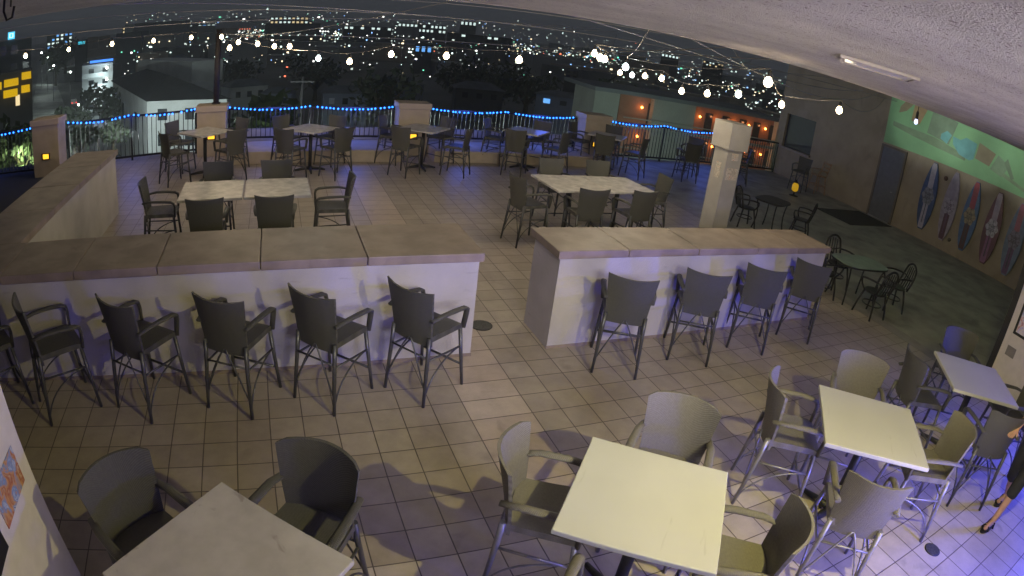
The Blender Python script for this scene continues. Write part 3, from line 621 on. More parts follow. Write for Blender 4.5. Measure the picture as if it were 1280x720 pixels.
# ------------------------------------------------------------------ wrought iron sets
def iron_chair(x, y, head, label):
    t = empty('iron_chair', (x, y, 0), R(head-90), label, 'patio chair', 'black wrought iron patio chairs')
    I = M['iron']
    bm = BM(); lathe(bm, [(0.20, 0.425), (0.215, 0.435), (0.215, 0.45), (0.19, 0.46)], 20); obj('seat', bm, I, t)
    bm = BM(); tube(bm, arc((-0.2, -0.17, 0.44), (-0.235, -0.26, 0.70), (-0.17, -0.27, 0.84), 6)+arc((-0.17, -0.27, 0.84), (0, -0.29, 0.99), (0.17, -0.27, 0.84), 8)[1:]+arc((0.17, -0.27, 0.84), (0.235, -0.26, 0.70), (0.2, -0.17, 0.44), 6)[1:], 0.021, 8)
    for u in (-0.11, -0.037, 0.037, 0.11): tube(bm, [(u*1.1, -0.195, 0.45), (u, -0.25, 0.66), (u*0.9, -0.275, 0.88-abs(u)*0.35)], 0.012, 6)
    tube(bm, arc((-0.2, -0.24, 0.68), (0, -0.28, 0.60), (0.2, -0.24, 0.68)), 0.012, 6)
    obj('backrest', bm, I, t)
    for s in (-1, 1):
        bm = BM(); tube(bm, arc((s*0.205, -0.24, 0.66), (s*0.31, -0.05, 0.70), (s*0.29, 0.16, 0.655), 7)+arc((s*0.29, 0.16, 0.655), (s*0.26, 0.20, 0.55), (s*0.19, 0.12, 0.445), 5)[1:], 0.018, 8); obj('armrest', bm, I, t)
        for sy in (-1, 1):
            bm = BM(); tube(bm, [(s*0.15, sy*0.14, 0.43), (s*0.19, sy*0.19, 0.22), (s*0.215, sy*0.225, 0.0)], [0.02, 0.018, 0.018], 8); obj('leg', bm, I, t)
    bm = BM(); tube(bm, [(0.195*math.cos(k*math.pi/8)*0.95, 0.195*math.sin(k*math.pi/8)*0.95, 0.22) for k in range(17)], 0.012, 6); obj('stretcher', bm, I, t)
def iron_table(x, y, yaw, sx, sy, label, top='green_glass'):
    t = empty('patio_table', (x, y, 0), R(yaw), label, 'patio table')
    poly = []
    for k in range(32):
        a = k*2*math.pi/32; c, s = math.cos(a), math.sin(a)
        poly.append((sx/2*math.copysign(abs(c)**0.55, c), sy/2*math.copysign(abs(s)**0.55, s)))
    bm = BM(); prism(bm, poly, 0.715, 0.73); obj('table_top', bm, M[top], t)
    bm = BM(); tube(bm, [(p[0]*1.0, p[1]*1.0, 0.705) for p in poly+[poly[0]]], 0.016, 6); obj('rim', bm, M['iron'], t)
    for s in (-1, 1):
        for q in (-1, 1):
            bm = BM(); tube(bm, arc((s*sx*0.4, q*sy*0.36, 0.70), (s*sx*0.28, q*sy*0.25, 0.35), (s*sx*0.36, q*sy*0.38, 0.0)), 0.016, 8); obj('leg', bm, M['iron'], t)
iron_table(8.82, 1.60, -12, 1.15, 0.72, 'green-topped wrought iron patio table past the end of the right counter')
iron_chair(8.95, 2.18, 262, 'iron chair with hooped back behind the green patio table')
iron_chair(9.55, 1.12, 150, 'iron chair on the right of the green patio table, arm loops visible')
iron_chair(8.62, 0.98, 85, 'iron chair on the near side of the green patio table')
iron_chair(8.12, 1.85, -10, 'iron chair on the left of the green patio table, half behind the counter')
iron_table(10.1, 5.25, 20, 0.9, 0.72, 'black iron patio table mostly hidden behind the right counter', 'iron')
iron_chair(9.5, 5.5, -20, 'iron chair just right of the square column, over the counter edge')
iron_chair(10.7, 4.75, 120, 'iron chair with its hooped back showing above the right end of the counter')
# far right: tall wooden chair, dark stool, yellow lantern
t = empty('wooden_high_chair', (16.75, 9.3, 0), R(75), 'tan wooden high chair against the tan wall', 'high chair'); wd = mat('tan_wood', (0.42, 0.25, 0.13), 0.5, noise=0.3, nscale=12)
bm = BM(); box(bm, (-0.22, -0.2, 0.62), (0.22, 0.22, 0.66), 0.01); obj('seat', bm, wd, t)
bm = BM()
for s in (-1, 1): tube(bm, [(s*0.2, -0.19, 0.66), (s*0.21, -0.3, 1.15)], 0.02, 6)
for z in (0.8, 0.95, 1.1): tube(bm, [(-0.2, -0.2-0.2*(z-0.66), z), (0.2, -0.2-0.2*(z-0.66), z)], 0.022, 6)
obj('backrest', bm, wd, t)
for s in (-1, 1):
    for q in (-1, 1):
        bm = BM(); tube(bm, [(s*0.18, q*0.18, 0.62), (s*0.25, q*0.25, 0)], 0.02, 6); obj('leg', bm, wd, t)
    bm = BM(); tube(bm, [(s*0.2, -0.22, 0.85), (s*0.23, 0.18, 0.83), (s*0.21, 0.19, 0.66)], 0.018, 6); obj('armrest', bm, wd, t)
bm = BM()
for a, b in (((-1, -1), (1, -1)), ((1, -1), (1, 1)), ((1, 1), (-1, 1)), ((-1, 1), (-1, -1))): tube(bm, [(a[0]*0.22, a[1]*0.22, 0.3), (b[0]*0.22, b[1]*0.22, 0.3)], 0.014, 6)
obj('stretcher', bm, wd, t)
stool(SQ, 15.75, 9.35, 200, 'dark square-backed stool beside the tan wooden high chair', 'stools by the right end of the railing')
t = empty('lantern', (14.75, 8.6, 0), 0, 'small glowing yellow lantern on a low stand near the tan wall', 'lantern')
bm = BM(); lathe(bm, [(0.16, 0), (0.16, 0.02), (0.03, 0.05), (0.03, 0.12), (0.10, 0.15)], 14); obj('stand', bm, M['table_metal'], t)
bm = BM(); lathe(bm, [(0.06, 0.155), (0.11, 0.20), (0.11, 0.36), (0.06, 0.44)], 14); obj('lantern_glass', bm, glow('yellow_lantern_glow', (1.0, 0.55, 0.02), 0.36), t)
bm = BM(); lathe(bm, [(0.11, 0.442), (0.03, 0.50), (0.02, 0.54)], 14); obj('lid', bm, M['table_metal'], t)
# floor drains
for x, y, r0, lab in ((1.92, 1.78, 0.125, 'dark round drain cover in the tiles at the gap between counters'), (4.49, -3.18, 0.085, 'small round drain cover in the tiles below the yellow-lit table')):
    t = empty('drain_cover', (x, y, 0), 0, lab, 'drain cover'); bm = BM(); lathe(bm, [(r0, 0.001), (r0, 0.007), (r0*0.93, 0.010)], 24); obj('cover', bm, mat('dull_metal_drain', (0.09, 0.09, 0.085), 0.5, metal=0.4, noise=0.3, nscale=60), t)
    bm = BM(); lathe(bm, [(r0*1.08, 0.001), (r0*1.08, 0.005), (r0*1.02, 0.006)], 24); obj('rim', bm, M['black'], t)

# ------------------------------------------------------------------ person at the right edge
def skin_body(name, verts, edges, radii, m, parent, root=0, sub=2):
    me = bpy.data.meshes.new(name); me.from_pydata([Vector(v) for v in verts], edges, []); o = link(name, me, m, parent)
    md = o.modifiers.new('skin', 'SKIN'); md.use_smooth_shade = True
    sv = me.skin_vertices[0].data
    for i, r_ in enumerate(radii): sv[i].radius = (r_, r_) if not isinstance(r_, tuple) else r_; sv[i].use_root = (i == root)
    s = o.modifiers.new('sub', 'SUBSURF'); s.levels = sub; s.render_levels = sub
    return o
def person():
    t = empty('person', (5.82, -3.36, 0), R(172), 'person walking beside the tables in black cropped trousers, orange top and dark sandals', 'person')
    sk = mat('skin', (0.52, 0.30, 0.21), 0.55, noise=0.12, nscale=9); blk = mat('black_trousers', (0.012, 0.012, 0.014), 0.8, noise=0.2, nscale=20); org = mat('orange_top', (0.50, 0.13, 0.04), 0.8, noise=0.2, nscale=15)
    hair = mat('dark_brown_hair', (0.05, 0.03, 0.02), 0.6, noise=0.3, nscale=30)
    # facing +x locally; left is +y. mid-stride: one foot ahead, one behind
    fx, bx = 0.34, -0.26
    V = [(0, 0, 0.95), (0.0, 0, 1.12), (0.01, 0, 1.32), (0.02, 0, 1.47), (0.03, 0, 1.55), (0.045, 0, 1.66), (0.05, 0, 1.76),   # spine 0-6
         (0.02, 0.09, 0.90), (0.19, 0.095, 0.52), (fx-0.04, 0.10, 0.09), (fx+0.13, 0.11, 0.035),            # left leg 7-10
         (-0.01, -0.09, 0.90), (-0.03, -0.095, 0.50), (bx-0.03, -0.10, 0.11), (bx+0.12, -0.11, 0.035),       # right leg 11-14
         (0.01, 0.18, 1.43), (-0.06, 0.24, 1.17), (0.06, 0.25, 0.95), (0.10, 0.245, 0.87),                  # left arm 15-18
         (0.01, -0.18, 1.43), (0.06, -0.24, 1.17), (0.24, -0.23, 1.02), (0.31, -0.22, 0.99)]                # right arm 19-22
    E = [(0, 1), (1, 2), (2, 3), (3, 4), (4, 5), (5, 6), (0, 7), (7, 8), (8, 9), (9, 10), (0, 11), (11, 12), (12, 13), (13, 14), (3, 15), (15, 16), (16, 17), (17, 18), (3, 19), (19, 20), (20, 21), (21, 22)]
    Rr = [0.135, 0.115, 0.13, 0.10, 0.055, 0.085, 0.07, 0.085, 0.055, 0.034, 0.028, 0.085, 0.055, 0.034, 0.028, 0.052, 0.040, 0.028, 0.030, 0.052, 0.040, 0.028, 0.030]
    # fingers
    for base, d in ((18, Vector((0.25, 0, -1)).normalized()), (22, Vector((0.95, 0, -0.3)).normalized())):
        b = Vector(V[base])
        for k, (off, ln) in enumerate(((-0.03, 0.062), (-0.01, 0.075), (0.01, 0.07), (0.028, 0.055))):
            side = Vector((0, 1, 0)) if base == 22 else Vector((1, 0, 0.25)).normalized()
            i = len(V); V.append(tuple(b+side*off+d*0.045)); V.append(tuple(b+side*off+d*(0.045+ln*0.55)+Vector((0, 0, -0.006)))); V.append(tuple(b+side*off*0.9+d*(0.045+ln)*0.95+Vector((0, -0.012 if base == 18 else 0, -0.016))))
            E += [(base, i), (i, i+1), (i+1, i+2)]; Rr += [0.010, 0.009, 0.008]
        side = Vector((0, 1, 0)) if base == 22 else Vector((1, 0, 0.25)).normalized()
        i = len(V); V.append(tuple(b+side*0.045+d*0.01)); V.append(tuple(b+side*0.06+d*0.05)); E += [(base, i), (i, i+1)]; Rr += [0.011, 0.009]
    body = skin_body('body', V, E, Rr, sk, t)
    skin_body('trousers', [(0, 0, 0.96), (0, 0, 1.06), (0.02, 0.09, 0.90), (0.185, 0.095, 0.53), (0.235, 0.099, 0.36), (-0.01, -0.09, 0.90), (-0.03, -0.095, 0.52), (-0.10, -0.098, 0.37)], [(0, 1), (0, 2), (2, 3), (3, 4), (0, 5), (5, 6), (6, 7)], [0.155, 0.145, 0.105, 0.078, 0.072, 0.105, 0.078, 0.072], blk, t)
    skin_body('top', [(0.0, 0, 1.02), (0.0, 0, 1.15), (0.01, 0, 1.32), (0.02, 0, 1.46), (0.01, 0.18, 1.43), (-0.035, 0.225, 1.26), (0.01, -0.18, 1.43), (0.04, -0.225, 1.26)], [(0, 1), (1, 2), (2, 3), (3, 4), (4, 5), (3, 6), (6, 7)], [0.158, 0.135, 0.15, 0.115, 0.07, 0.06, 0.07, 0.06], org, t, root=1)
    for x, y in ((fx, 0.105), (bx, -0.105)):
        bm = BM(); N = 20; poly = [(x+0.035+0.135*math.cos(a), y+(0.042+0.008*math.cos(a))*math.sin(a)) for a in [k*2*math.pi/N for k in range(N)]]
        prism(bm, poly, 0.0, 0.022)
        tube(bm, [(x+0.09, y-0.048, 0.02), (x+0.085, y-0.03, 0.06), (x+0.085, y+0.03, 0.06), (x+0.09, y+0.048, 0.02)], 0.014, 6)
        tube(bm, [(x-0.03, y-0.045, 0.02), (x-0.02, y-0.035, 0.085), (x-0.02, y+0.035, 0.085), (x-0.03, y+0.045, 0.02)], 0.012, 6)
        obj('sandal', bm, M['black'], t)
    bm = BM(); bmesh.ops.create_uvsphere(bm, u_segments=20, v_segments=14, radius=0.1)
    bmesh.ops.scale(bm, vec=(1.05, 0.92, 1.2), verts=bm.verts[:]); bmesh.ops.translate(bm, vec=(0.025, 0, 1.70), verts=bm.verts[:])
    bmesh.ops.delete(bm, geom=[f for f in bm.faces if f.calc_center_median().x > 0.06 and f.calc_center_median().z < 1.76], context='FACES')
    for k in range(5): tube(bm, [(-0.06, -0.06+0.03*k, 1.68), (-0.09, -0.06+0.03*k, 1.58), (-0.075, -0.05+0.025*k, 1.46)], [0.03, 0.032, 0.012], 8)
    obj('hair', bm, hair, t, smooth=True)
    for s in (-1, 1):
        bm = BM(); bmesh.ops.create_uvsphere(bm, u_segments=10, v_segments=8, radius=0.012); bmesh.ops.translate(bm, vec=(0.125, s*0.032, 1.685), verts=bm.verts[:]); obj('eye', bm, M['black'], t, smooth=True)
person()

# ------------------------------------------------------------------ string lights and cables
warm = glow('warm_bulb_glow', (1.0, 0.78, 0.45), 25); cool = glow('cool_bulb_glow', (0.80, 1.0, 0.95), 25)
wire_m = mat('grey_cable', (0.28, 0.27, 0.26), 0.5, noise=0.1)
dark_wire = mat('black_cable', (0.12, 0.11, 0.10), 0.5, noise=0.1)
bulb_mesh = {}
def bulb_geo(mm):
    if mm.name not in bulb_mesh:
        bm = BM(); lathe(bm, [(0.012, -0.046), (0.026, -0.040), (0.039, -0.024), (0.045, -0.002), (0.038, 0.022), (0.025, 0.042), (0.018, 0.055)], 14)
        me = bpy.data.meshes.new('bulb'); bm.to_mesh(me); bm.free(); me.materials.append(mm)
        bm = BM(); lathe(bm, [(0.018, 0.056), (0.022, 0.06), (0.022, 0.11), (0.012, 0.125)], 10)
        m2 = bpy.data.meshes.new('socket'); bm.to_mesh(m2); bm.free(); m2.materials.append(M['black'])
        bulb_mesh[mm.name] = (me, m2)
    return bulb_mesh[mm.name]
def bulb_string(label, pts, a=None, b=None, drop=0.14):
    ps = [at(x, y, D) for x, y, D, *_ in pts]
    hang = [p+Vector((0, 0, drop)) for p in ps]
    line = ([Vector(a)] if a else [])+hang+([Vector(b)] if b else [])
    t = empty('string_light', line[0], 0, label, 'string lights', 'bulb strings over the terrace')
    fine = []
    for p, q in zip(line, line[1:]):
        L = (q-p).length
        for k in range(8): u = k/8; fine.append(p.lerp(q, u)-Vector((0, 0, 0.10*L*u*(1-u)))-line[0])
    fine.append(line[-1]-line[0])
    bm = BM(); tube(bm, fine, 0.006, 5); obj('cable', bm, dark_wire, t)
    for p, spec in zip(ps, pts):
        D = spec[2]
        me, m2 = bulb_geo(cool if len(spec) > 3 else warm)
        o = bpy.data.objects.new('bulb', me); COL.objects.link(o); o.parent = t; o.location = p-line[0]
        s = bpy.data.objects.new('socket', m2); COL.objects.link(s); s.parent = o
        lamp('bulb_light', 'POINT', p-Vector((0, 0, 0.09)), (12.0 if D > 7 else 4.0) if len(spec) == 3 else 10.0, (1.0, 0.80, 0.52) if len(spec) == 3 else (0.85, 1.0, 0.92), 0.03)
PT = (-2.1, 11.85, 3.2)
bulb_string('bulb string from the roof edge at far left to the wooden pole', [(32, 70, 14), (86, 62, 15), (140, 55, 14), (192, 51, 14.5), (239, 47, 15)], (-9, 7.0, 3.7), PT)
bulb_string('bulb string sagging right of the wooden pole, many close bulbs', [(277, 46, 14), (287, 60, 11.5), (298, 53, 13), (322, 55, 12.5), (343, 58, 12), (362, 58, 11.8)], PT, None)
bulb_string('bulb string across the middle with five widely spaced bulbs', [(398, 73, 11, 1), (437, 77, 10), (489, 68, 9.6), (558, 70, 9), (649, 75, 8.5)], PT, (4.2, 0.85, 3.68))
bulb_string('short bulb cluster of three above the middle of the railing', [(743, 67, 9), (750, 72, 9.15), (756, 74, 9.3)], (4.9, 0.72, 3.68), (9.0, 11.6, 3.9))
bulb_string('bulb string above the motel roof, seven small bulbs in a row', [(775, 91, 12), (790, 94, 11.5, 1), (806, 95, 11), (827, 98, 10.5), (852, 114, 9.8), (884, 117, 9), (923, 118, 8.4, 1)], (7.6, 11.8, 3.9), (6.46, 3.5, 3.2))
bulb_string('bulb string on the right with one large near bulb', [(782, 84, 8.5, 1), (960, 103, 6.0), (977, 131, 9), (1049, 138, 8.5)], (3.0, 0.9, 3.68), (17.15, 7.4, 4.0))
# pendant at the mural
t = empty('pendant_lamp', at(1145, 152, 11), 0, 'single black-capped pendant bulb hanging in front of the green mural', 'pendant lamp')
bm = BM(); lathe(bm, [(0.012, -0.05), (0.034, -0.03), (0.034, 0.01), (0.018, 0.045)], 12); obj('bulb', bm, glow('blue_white_bulb', (0.6, 0.65, 1.0), 2.2), t)
bm = BM(); lathe(bm, [(0.02, 0.046), (0.028, 0.06), (0.026, 0.16), (0.008, 0.2)], 12); obj('cap', bm, M['black'], t)
bm = BM(); tube(bm, [(0, 0, 0.2), (0, 0, 0.85)], 0.008, 6); obj('cord', bm, M['black'], t)
def cable(p, q, sag, label, r_=0.007, m=None):
    p, q = Vector(p), Vector(q); bm = BM()
    tube(bm, [p.lerp(q, k/32)-p-Vector((0, 0, sag*4*k/32*(1-k/32))) for k in range(33)], r_, 5)
    tag(obj('cable', bm, m or wire_m, loc=p), label, 'cable', 'thin cables strung over the terrace')
cable((-9, 9.5, 3.9), (17.15, 6.9, 3.95), 0.28, 'thin grey cable crossing the whole sky from far left to the green mural')
cable((-9, 8.0, 4.0), (17.15, 6.0, 4.2), 0.20, 'second thin cable just above the longest one')
cable((-2.1, 11.85, 3.15), (17.15, 9.6, 4.2), 0.45, 'cable from the wooden pole to the tan wall')
cable((-3.4, 1.7, 3.72), (10.0, 11.9, 4.1), 0.30, 'diagonal cable from the roof edge over to the right-hand railing')
cable((4.0, 0.9, 3.72), (15.0, 11.9, 4.3), 0.30, 'cable fanning out from the roof edge above the square column')
cable((1.5, 1.15, 3.72), (17.15, 8.4, 4.0), 0.35, 'cable sloping down from the roof edge to the tan wall')
cable((3.2, 1.0, 3.72), (17.15, 7.7, 4.1), 0.55, 'lowest sagging cable in the right half of the sky')
cable((-9, 10.5, 3.6), (8.6, 11.9, 4.0), 0.30, 'cable running level above the row of railing pillars')
cable((-2.1, 11.85, 3.2), (1.3, 1.15, 3.7), 0.25, 'cable from the wooden pole back to the roof edge')
# lamp hook in the top left corner
t = empty('hanging_hook', at(5, 10, 1.75), 0, 'small wrought hook hanging from the ceiling in the top left corner', 'hook')
bm = BM(); tube(bm, [(0, 0, 0.12), (0.0, 0, -0.01), (0.012, 0, -0.035), (0.03, 0, -0.03), (0.035, 0, 0.0)], 0.004, 6); tube(bm, [(0.02, 0.0, 0.12), (0.018, 0.01, 0.0)], 0.003, 6); obj('hook', bm, M['iron'], t)

# ------------------------------------------------------------------ city below
GZ = -14.0
mg = mat('night_ground', (0.06, 0.063, 0.06), 0.9, noise=0.5, nscale=0.03, color2=(0.14, 0.14, 0.13))
bm = BM(); sheet(bm, [(-6000, -3000), (6000, -3000), (6000, 9000), (-6000, 9000)], GZ); struct(obj('ground', bm, mg))
bm = BM()
N = 60; rows = []
for j, (D, hh) in enumerate(((900, 0), (1500, 10), (2300, 34), (3200, 62), (3800, 40), (5200, 0))):
    row = []
    for i in range(N+1):
        a = R(-70+180*i/N)
        hz = hh*(0.55+0.45*math.sin(i*0.31+j*0.2)+0.2*math.sin(i*1.1+j))
        row.append(bm.verts.new((D*math.sin(a), D*math.cos(a), GZ-1+max(0, hz))))
    rows.append(row)
for r0, r1 in zip(rows, rows[1:]):
    for i in range(N): bm.faces.new((r0[i], r0[i+1], r1[i+1], r1[i]))
struct(obj('hills', bm, mat('dark_hillside', (0.03, 0.032, 0.03), 0.95, noise=0.4, nscale=0.01), smooth=True))
def gpt(px, py, z=GZ):
    p = at(px, py, 10); d = p-CAM; return CAM+d*((z-CAM.z)/d.z)
mstreet = mat('street_asphalt', (0.16, 0.165, 0.155), 0.7, noise=0.3, nscale=0.3)
sa, sb, sc_, sd = gpt(38, 152), gpt(88, 150), gpt(66, 92), gpt(48, 92)
bm = BM(); sheet(bm, [(sa.x, sa.y), (sb.x, sb.y), (sc_.x, sc_.y), (sd.x, sd.y)], GZ+0.02); struct(obj('street', bm, mstreet))
bm = BM()
for v in (0.06, 0.20, 0.36, 0.52):
    a0, b0 = sa.lerp(sd, v), sb.lerp(sc_, v); a1, b1 = sa.lerp(sd, v+0.05), sb.lerp(sc_, v+0.05)
    sheet(bm, [(a0.x, a0.y), (b0.x, b0.y), (b1.x, b1.y), (a1.x, a1.y)], GZ+0.03)
struct(obj('street_marking', bm, mat('pale_crosswalk_paint', (0.34, 0.36, 0.34), 0.7, noise=0.3, nscale=0.6)))
for a in ((55, 120, 6, 400), (62, 104, 8, 700)):
    p = gpt(a[0], a[1]); lamp('street_glow', 'POINT', (p.x, p.y, GZ+7), a[3]*2.4, (0.85, 1.0, 0.92), 0.3)
p = gpt(60, 146); lamp('street_glow', 'POINT', (p.x, p.y, GZ+8), 1400, (0.85, 1.0, 0.92), 0.3)

wallw = mat('white_house_paint', (0.55, 0.57, 0.55), 0.8, noise=0.12, nscale=0.5)
roofd = mat('dark_shingle_roof', (0.018, 0.017, 0.017), 0.9, noise=0.3, nscale=1.0)
win_dark = mat('dark_house_window', (0.03, 0.035, 0.04), 0.15, noise=0.1)
win_lit = glow('lit_window_white', (0.8, 1.0, 0.95), 1.1); win_warm = glow('lit_window_warm', (1.0, 0.78, 0.42), 0.9); win_blue = glow('lit_window_blue', (0.15, 0.45, 1.0), 1.0)
# white house with dark roof
c0 = at(184, 126, 65); c1 = at(141, 102, 98); c2 = at(284, 120, 62)
t = empty('white_house', (c0.x, c0.y, GZ), 0, 'white rendered house with a big dark roof just below the railing', 'house')
ev = c0.z
P0, P1, P2 = Vector((c0.x, c0.y, 0)), Vector((c1.x, c1.y, 0)), Vector((c2.x, c2.y, 0)); P3 = P1+(P2-P0)
L = lambda p, z: (p.x-c0.x, p.y-c0.y, z-GZ)
bm = BM(); q = [P0, P2, P3, P1]; prism(bm, [(v.x-c0.x, v.y-c0.y) for v in q], 0, ev-GZ); obj('wall', bm, wallw, t)
cen = (P0+P1+P2+P3)/4
bm = BM(); ov = [cen+(v-cen)*1.06 for v in q]
b_ = [bm.verts.new(L(v, ev+0.02)) for v in ov]; ri = [bm.verts.new(L((P0+P2)/2*0.72+(P1+P3)/2*0.28, ev+2.0)), bm.verts.new(L((P0+P2)/2*0.25+(P1+P3)/2*0.75, ev+2.0))]
bm.faces.new(b_[::-1]); bm.faces.new((b_[0], b_[1], ri[0])); bm.faces.new((b_[1], b_[2], ri[1], ri[0])); bm.faces.new((b_[2], b_[3], ri[1])); bm.faces.new((b_[3], b_[0], ri[0], ri[1]))
obj('roof', bm, roofd, t)
def wall_windows(t, org, A, B, zs, us, wd, h, mats, frame=True):
    d = (B-A).normalized(); nrm = Vector((d.y, -d.x, 0))
    if nrm.dot(CAM-A) < 0: nrm = -nrm
    for zi, z in enumerate(zs):
        for ui, u in enumerate(us):
            mm = mats[(zi*7+ui*3) % len(mats)] if isinstance(mats, list) else mats
            if mm is None: continue
            c = A.lerp(B, u); bm = BM()
            Mx = Matrix.Translation((c.x-org.x, c.y-org.y, z-org.z)) @ Matrix(((d.x, nrm.x, 0, 0), (d.y, nrm.y, 0, 0), (0, 0, 1, 0), (0, 0, 0, 1)))
            box(bm, (-wd/2, 0.005, -h/2), (wd/2, 0.05, h/2), M=Mx); obj('window', bm, mm, t)
org = Vector((c0.x, c0.y, GZ))
wall_windows(t, org, P0, P2, [ev-1.5, ev-4.2, ev-7.0], [0.2, 0.55, 0.85], 1.1, 1.2, [win_dark, win_dark, win_lit])
wall_windows(t, org, P0, P1, [ev-3.2], [0.25, 0.6], 1.6, 2.2, win_dark)
bm = BM()
pa, pb = at(172, 85, 98), at(240, 90, 82)
dd = (Vector((pb.x, pb.y, 0))-Vector((pa.x, pa.y, 0)))
pz = Vector((-dd.y, dd.x, 0)).normalized()*5
prism(bm, [(pa.x-c0.x, pa.y-c0.y), (pb.x-c0.x, pb.y-c0.y), (pb.x+pz.x-c0.x, pb.y+pz.y-c0.y), (pa.x+pz.x-c0.x, pa.y+pz.y-c0.y)], ev-GZ, at(172, 66, 98).z-GZ-1.2)
obj('parapet', bm, wallw, t)
for px, py, D, e in ((110, 160, 55, 3000), (250, 158, 44, 1500), (215, 158, 44, 1200)):
    p = at(px, py, D); lamp('yard_light', 'POINT', (p.x, p.y, p.z), e, (0.85, 1.0, 1.0), 0.3)

def building(px, py_top, py_bot, wpx, D, label, wall, rows, cols, lit, depth=12, cat='building', name='building', group=None, roof=None, yaw=0.0, ww=0.55, hh=0.5, base=None):
    """block whose front faces the terrace: px centre, top/bottom rows of its visible face, width in pixels, distance"""
    top, bot = at(px, py_top, D), at(px, py_bot, D); wd = wpx/FPX*math.hypot(D, 8)
    a = math.atan2(top.x-CAM.x, top.y-CAM.y); t = empty(name, (top.x, top.y, GZ), -a+R(yaw), label, cat, group)
    h = top.z-GZ; z0 = (base if base is not None else bot.z)-GZ
    bm = BM(); box(bm, (-wd/2, 0, 0), (wd/2, depth, h)); obj('wall', bm, wall, t)
    if roof: bm = BM(); box(bm, (-wd/2-0.4, -0.4, h+0.01), (wd/2+0.4, depth+0.4, h+0.5)); obj('roof', bm, roof, t)
    for r_ in range(rows):
        for c in range(cols):
            mm = lit[rnd.randrange(len(lit))]
            if mm is None: continue
            zc = z0+(h-z0)*(r_+0.5)/rows; xc = -wd/2+wd*(c+0.5)/cols
            bm = BM(); sw, sh = wd/cols*ww, (h-z0)/rows*hh
            box(bm, (xc-sw/2, -0.08, zc-sh/2), (xc+sw/2, -0.01, zc+sh/2)); obj('window', bm, mm, t)
    return t, wd, h
gw = mat('grey_facade', (0.16, 0.17, 0.18), 0.8, noise=0.15, nscale=0.2); dw = mat('dim_facade', (0.07, 0.075, 0.08), 0.85, noise=0.2, nscale=0.2)
# balcony block
t, wd, h = building(122, 80, 133, 40, 120, 'blue-white apartment block with lit balconies behind the white house', wallw, 0, 0, [None], 9, base=None)
for k in range(4):
    z = h-1.4-k*2.15
    bm = BM(); box(bm, (-wd/2, -1.1, z-1.0), (wd/2, -0.02, z-0.85)); box(bm, (-wd/2, -1.1, z-0.84), (wd/2, -1.02, z-0.2)); obj('balcony', bm, wallw, t)
    for c in (-0.2, 0.25):
        bm = BM(); box(bm, (wd*c-0.55, -0.06, z-0.8), (wd*c+0.55, -0.01, z+0.6)); obj('window', bm, win_dark, t)
    bm = BM(); bmesh.ops.create_icosphere(bm, subdivisions=2, radius=0.24); obj('balcony_lamp', bm, glow('balcony_lamp_glow', (0.9, 1.0, 0.95), 12), t, loc=(wd*(0.3 if k < 2 else 0.05), -0.6, z+0.5))
    lamp('balcony_light', 'POINT', t.matrix_basis @ Vector((wd*0.1, -2.6, z+0.4)), 190, (0.75, 0.95, 1.0), 0.2)
bm = BM(); box(bm, (-wd*0.25, -0.5, h+0.3), (wd*0.5, -0.3, h+0.75)); obj('blue_sign', bm, glow('blue_sign_glow', (0.05, 0.25, 1.0), 1.4), t)
# hotel tower with square sign
t, wd, h = building(4, 52, 128, 76, 150, 'tall grey hotel tower with a square cyan sign at the far left', gw, 3, 5, [win_dark, None, win_dark, None], 20, cat='hotel', base=-8)
bm = BM(); box(bm, (wd*0.08, -0.4, h+0.2), (wd*0.20, -0.1, h+1.9)); obj('square_sign', bm, glow('cyan_sign_glow', (0.10, 0.65, 1.0), 1.2), t)
sg = t.children[-1]
bm = BM(); box(bm, (wd*0.105, -0.46, h+0.55), (wd*0.175, -0.405, h+0.68)); box(bm, (wd*0.105, -0.46, h+1.45), (wd*0.175, -0.405, h+1.58)); box(bm, (wd*0.105, -0.46, h+0.681), (wd*0.12, -0.405, h+1.449)); box(bm, (wd*0.16, -0.46, h+0.681), (wd*0.175, -0.405, h+1.449)); obj('sign_mark', bm, glow('sign_mark_glow', (0.7, 0.95, 1.0), 1.4), sg)
# yellow awnings
ya = glow('yellow_awning_glow', (1.0, 0.60, 0.0), 0.55)
t, wd, h = building(14, 90, 132, 56, 105, 'restaurant with two tiers of glowing yellow awnings at street level', dw, 0, 0, [None], 8, cat='restaurant')
for (u, z, sw) in ((-0.34, 0.0, 0.22), (0.0, 0.2, 0.34), (0.36, 0.9, 0.22), (-0.02, -1.5, 0.34), (0.34, -1.2, 0.2)):
    bm = BM(); x0, x1 = wd*(u-sw/2), wd*(u+sw/2); zz = h-2.2+z
    vs = [bm.verts.new(p) for p in ((x0, 0, zz+0.9), (x1, 0, zz+0.9), (x1, -1.3, zz), (x0, -1.3, zz), (x0, -1.3, zz-0.25), (x1, -1.3, zz-0.25), (x0, 0, zz-0.25), (x1, 0, zz-0.25))]
    for f in ((0, 1, 2, 3), (3, 2, 5, 4), (0, 3, 4, 6), (1, 7, 5, 2), (4, 5, 7, 6), (0, 6, 7, 1)): bm.faces.new([vs[i] for i in f])
    obj('awning', bm, ya, t)
bm = BM(); box(bm, (wd*0.1, -0.1, h-5.6), (wd*0.2, -0.01, h-3.9)); obj('window', bm, win_warm, t)
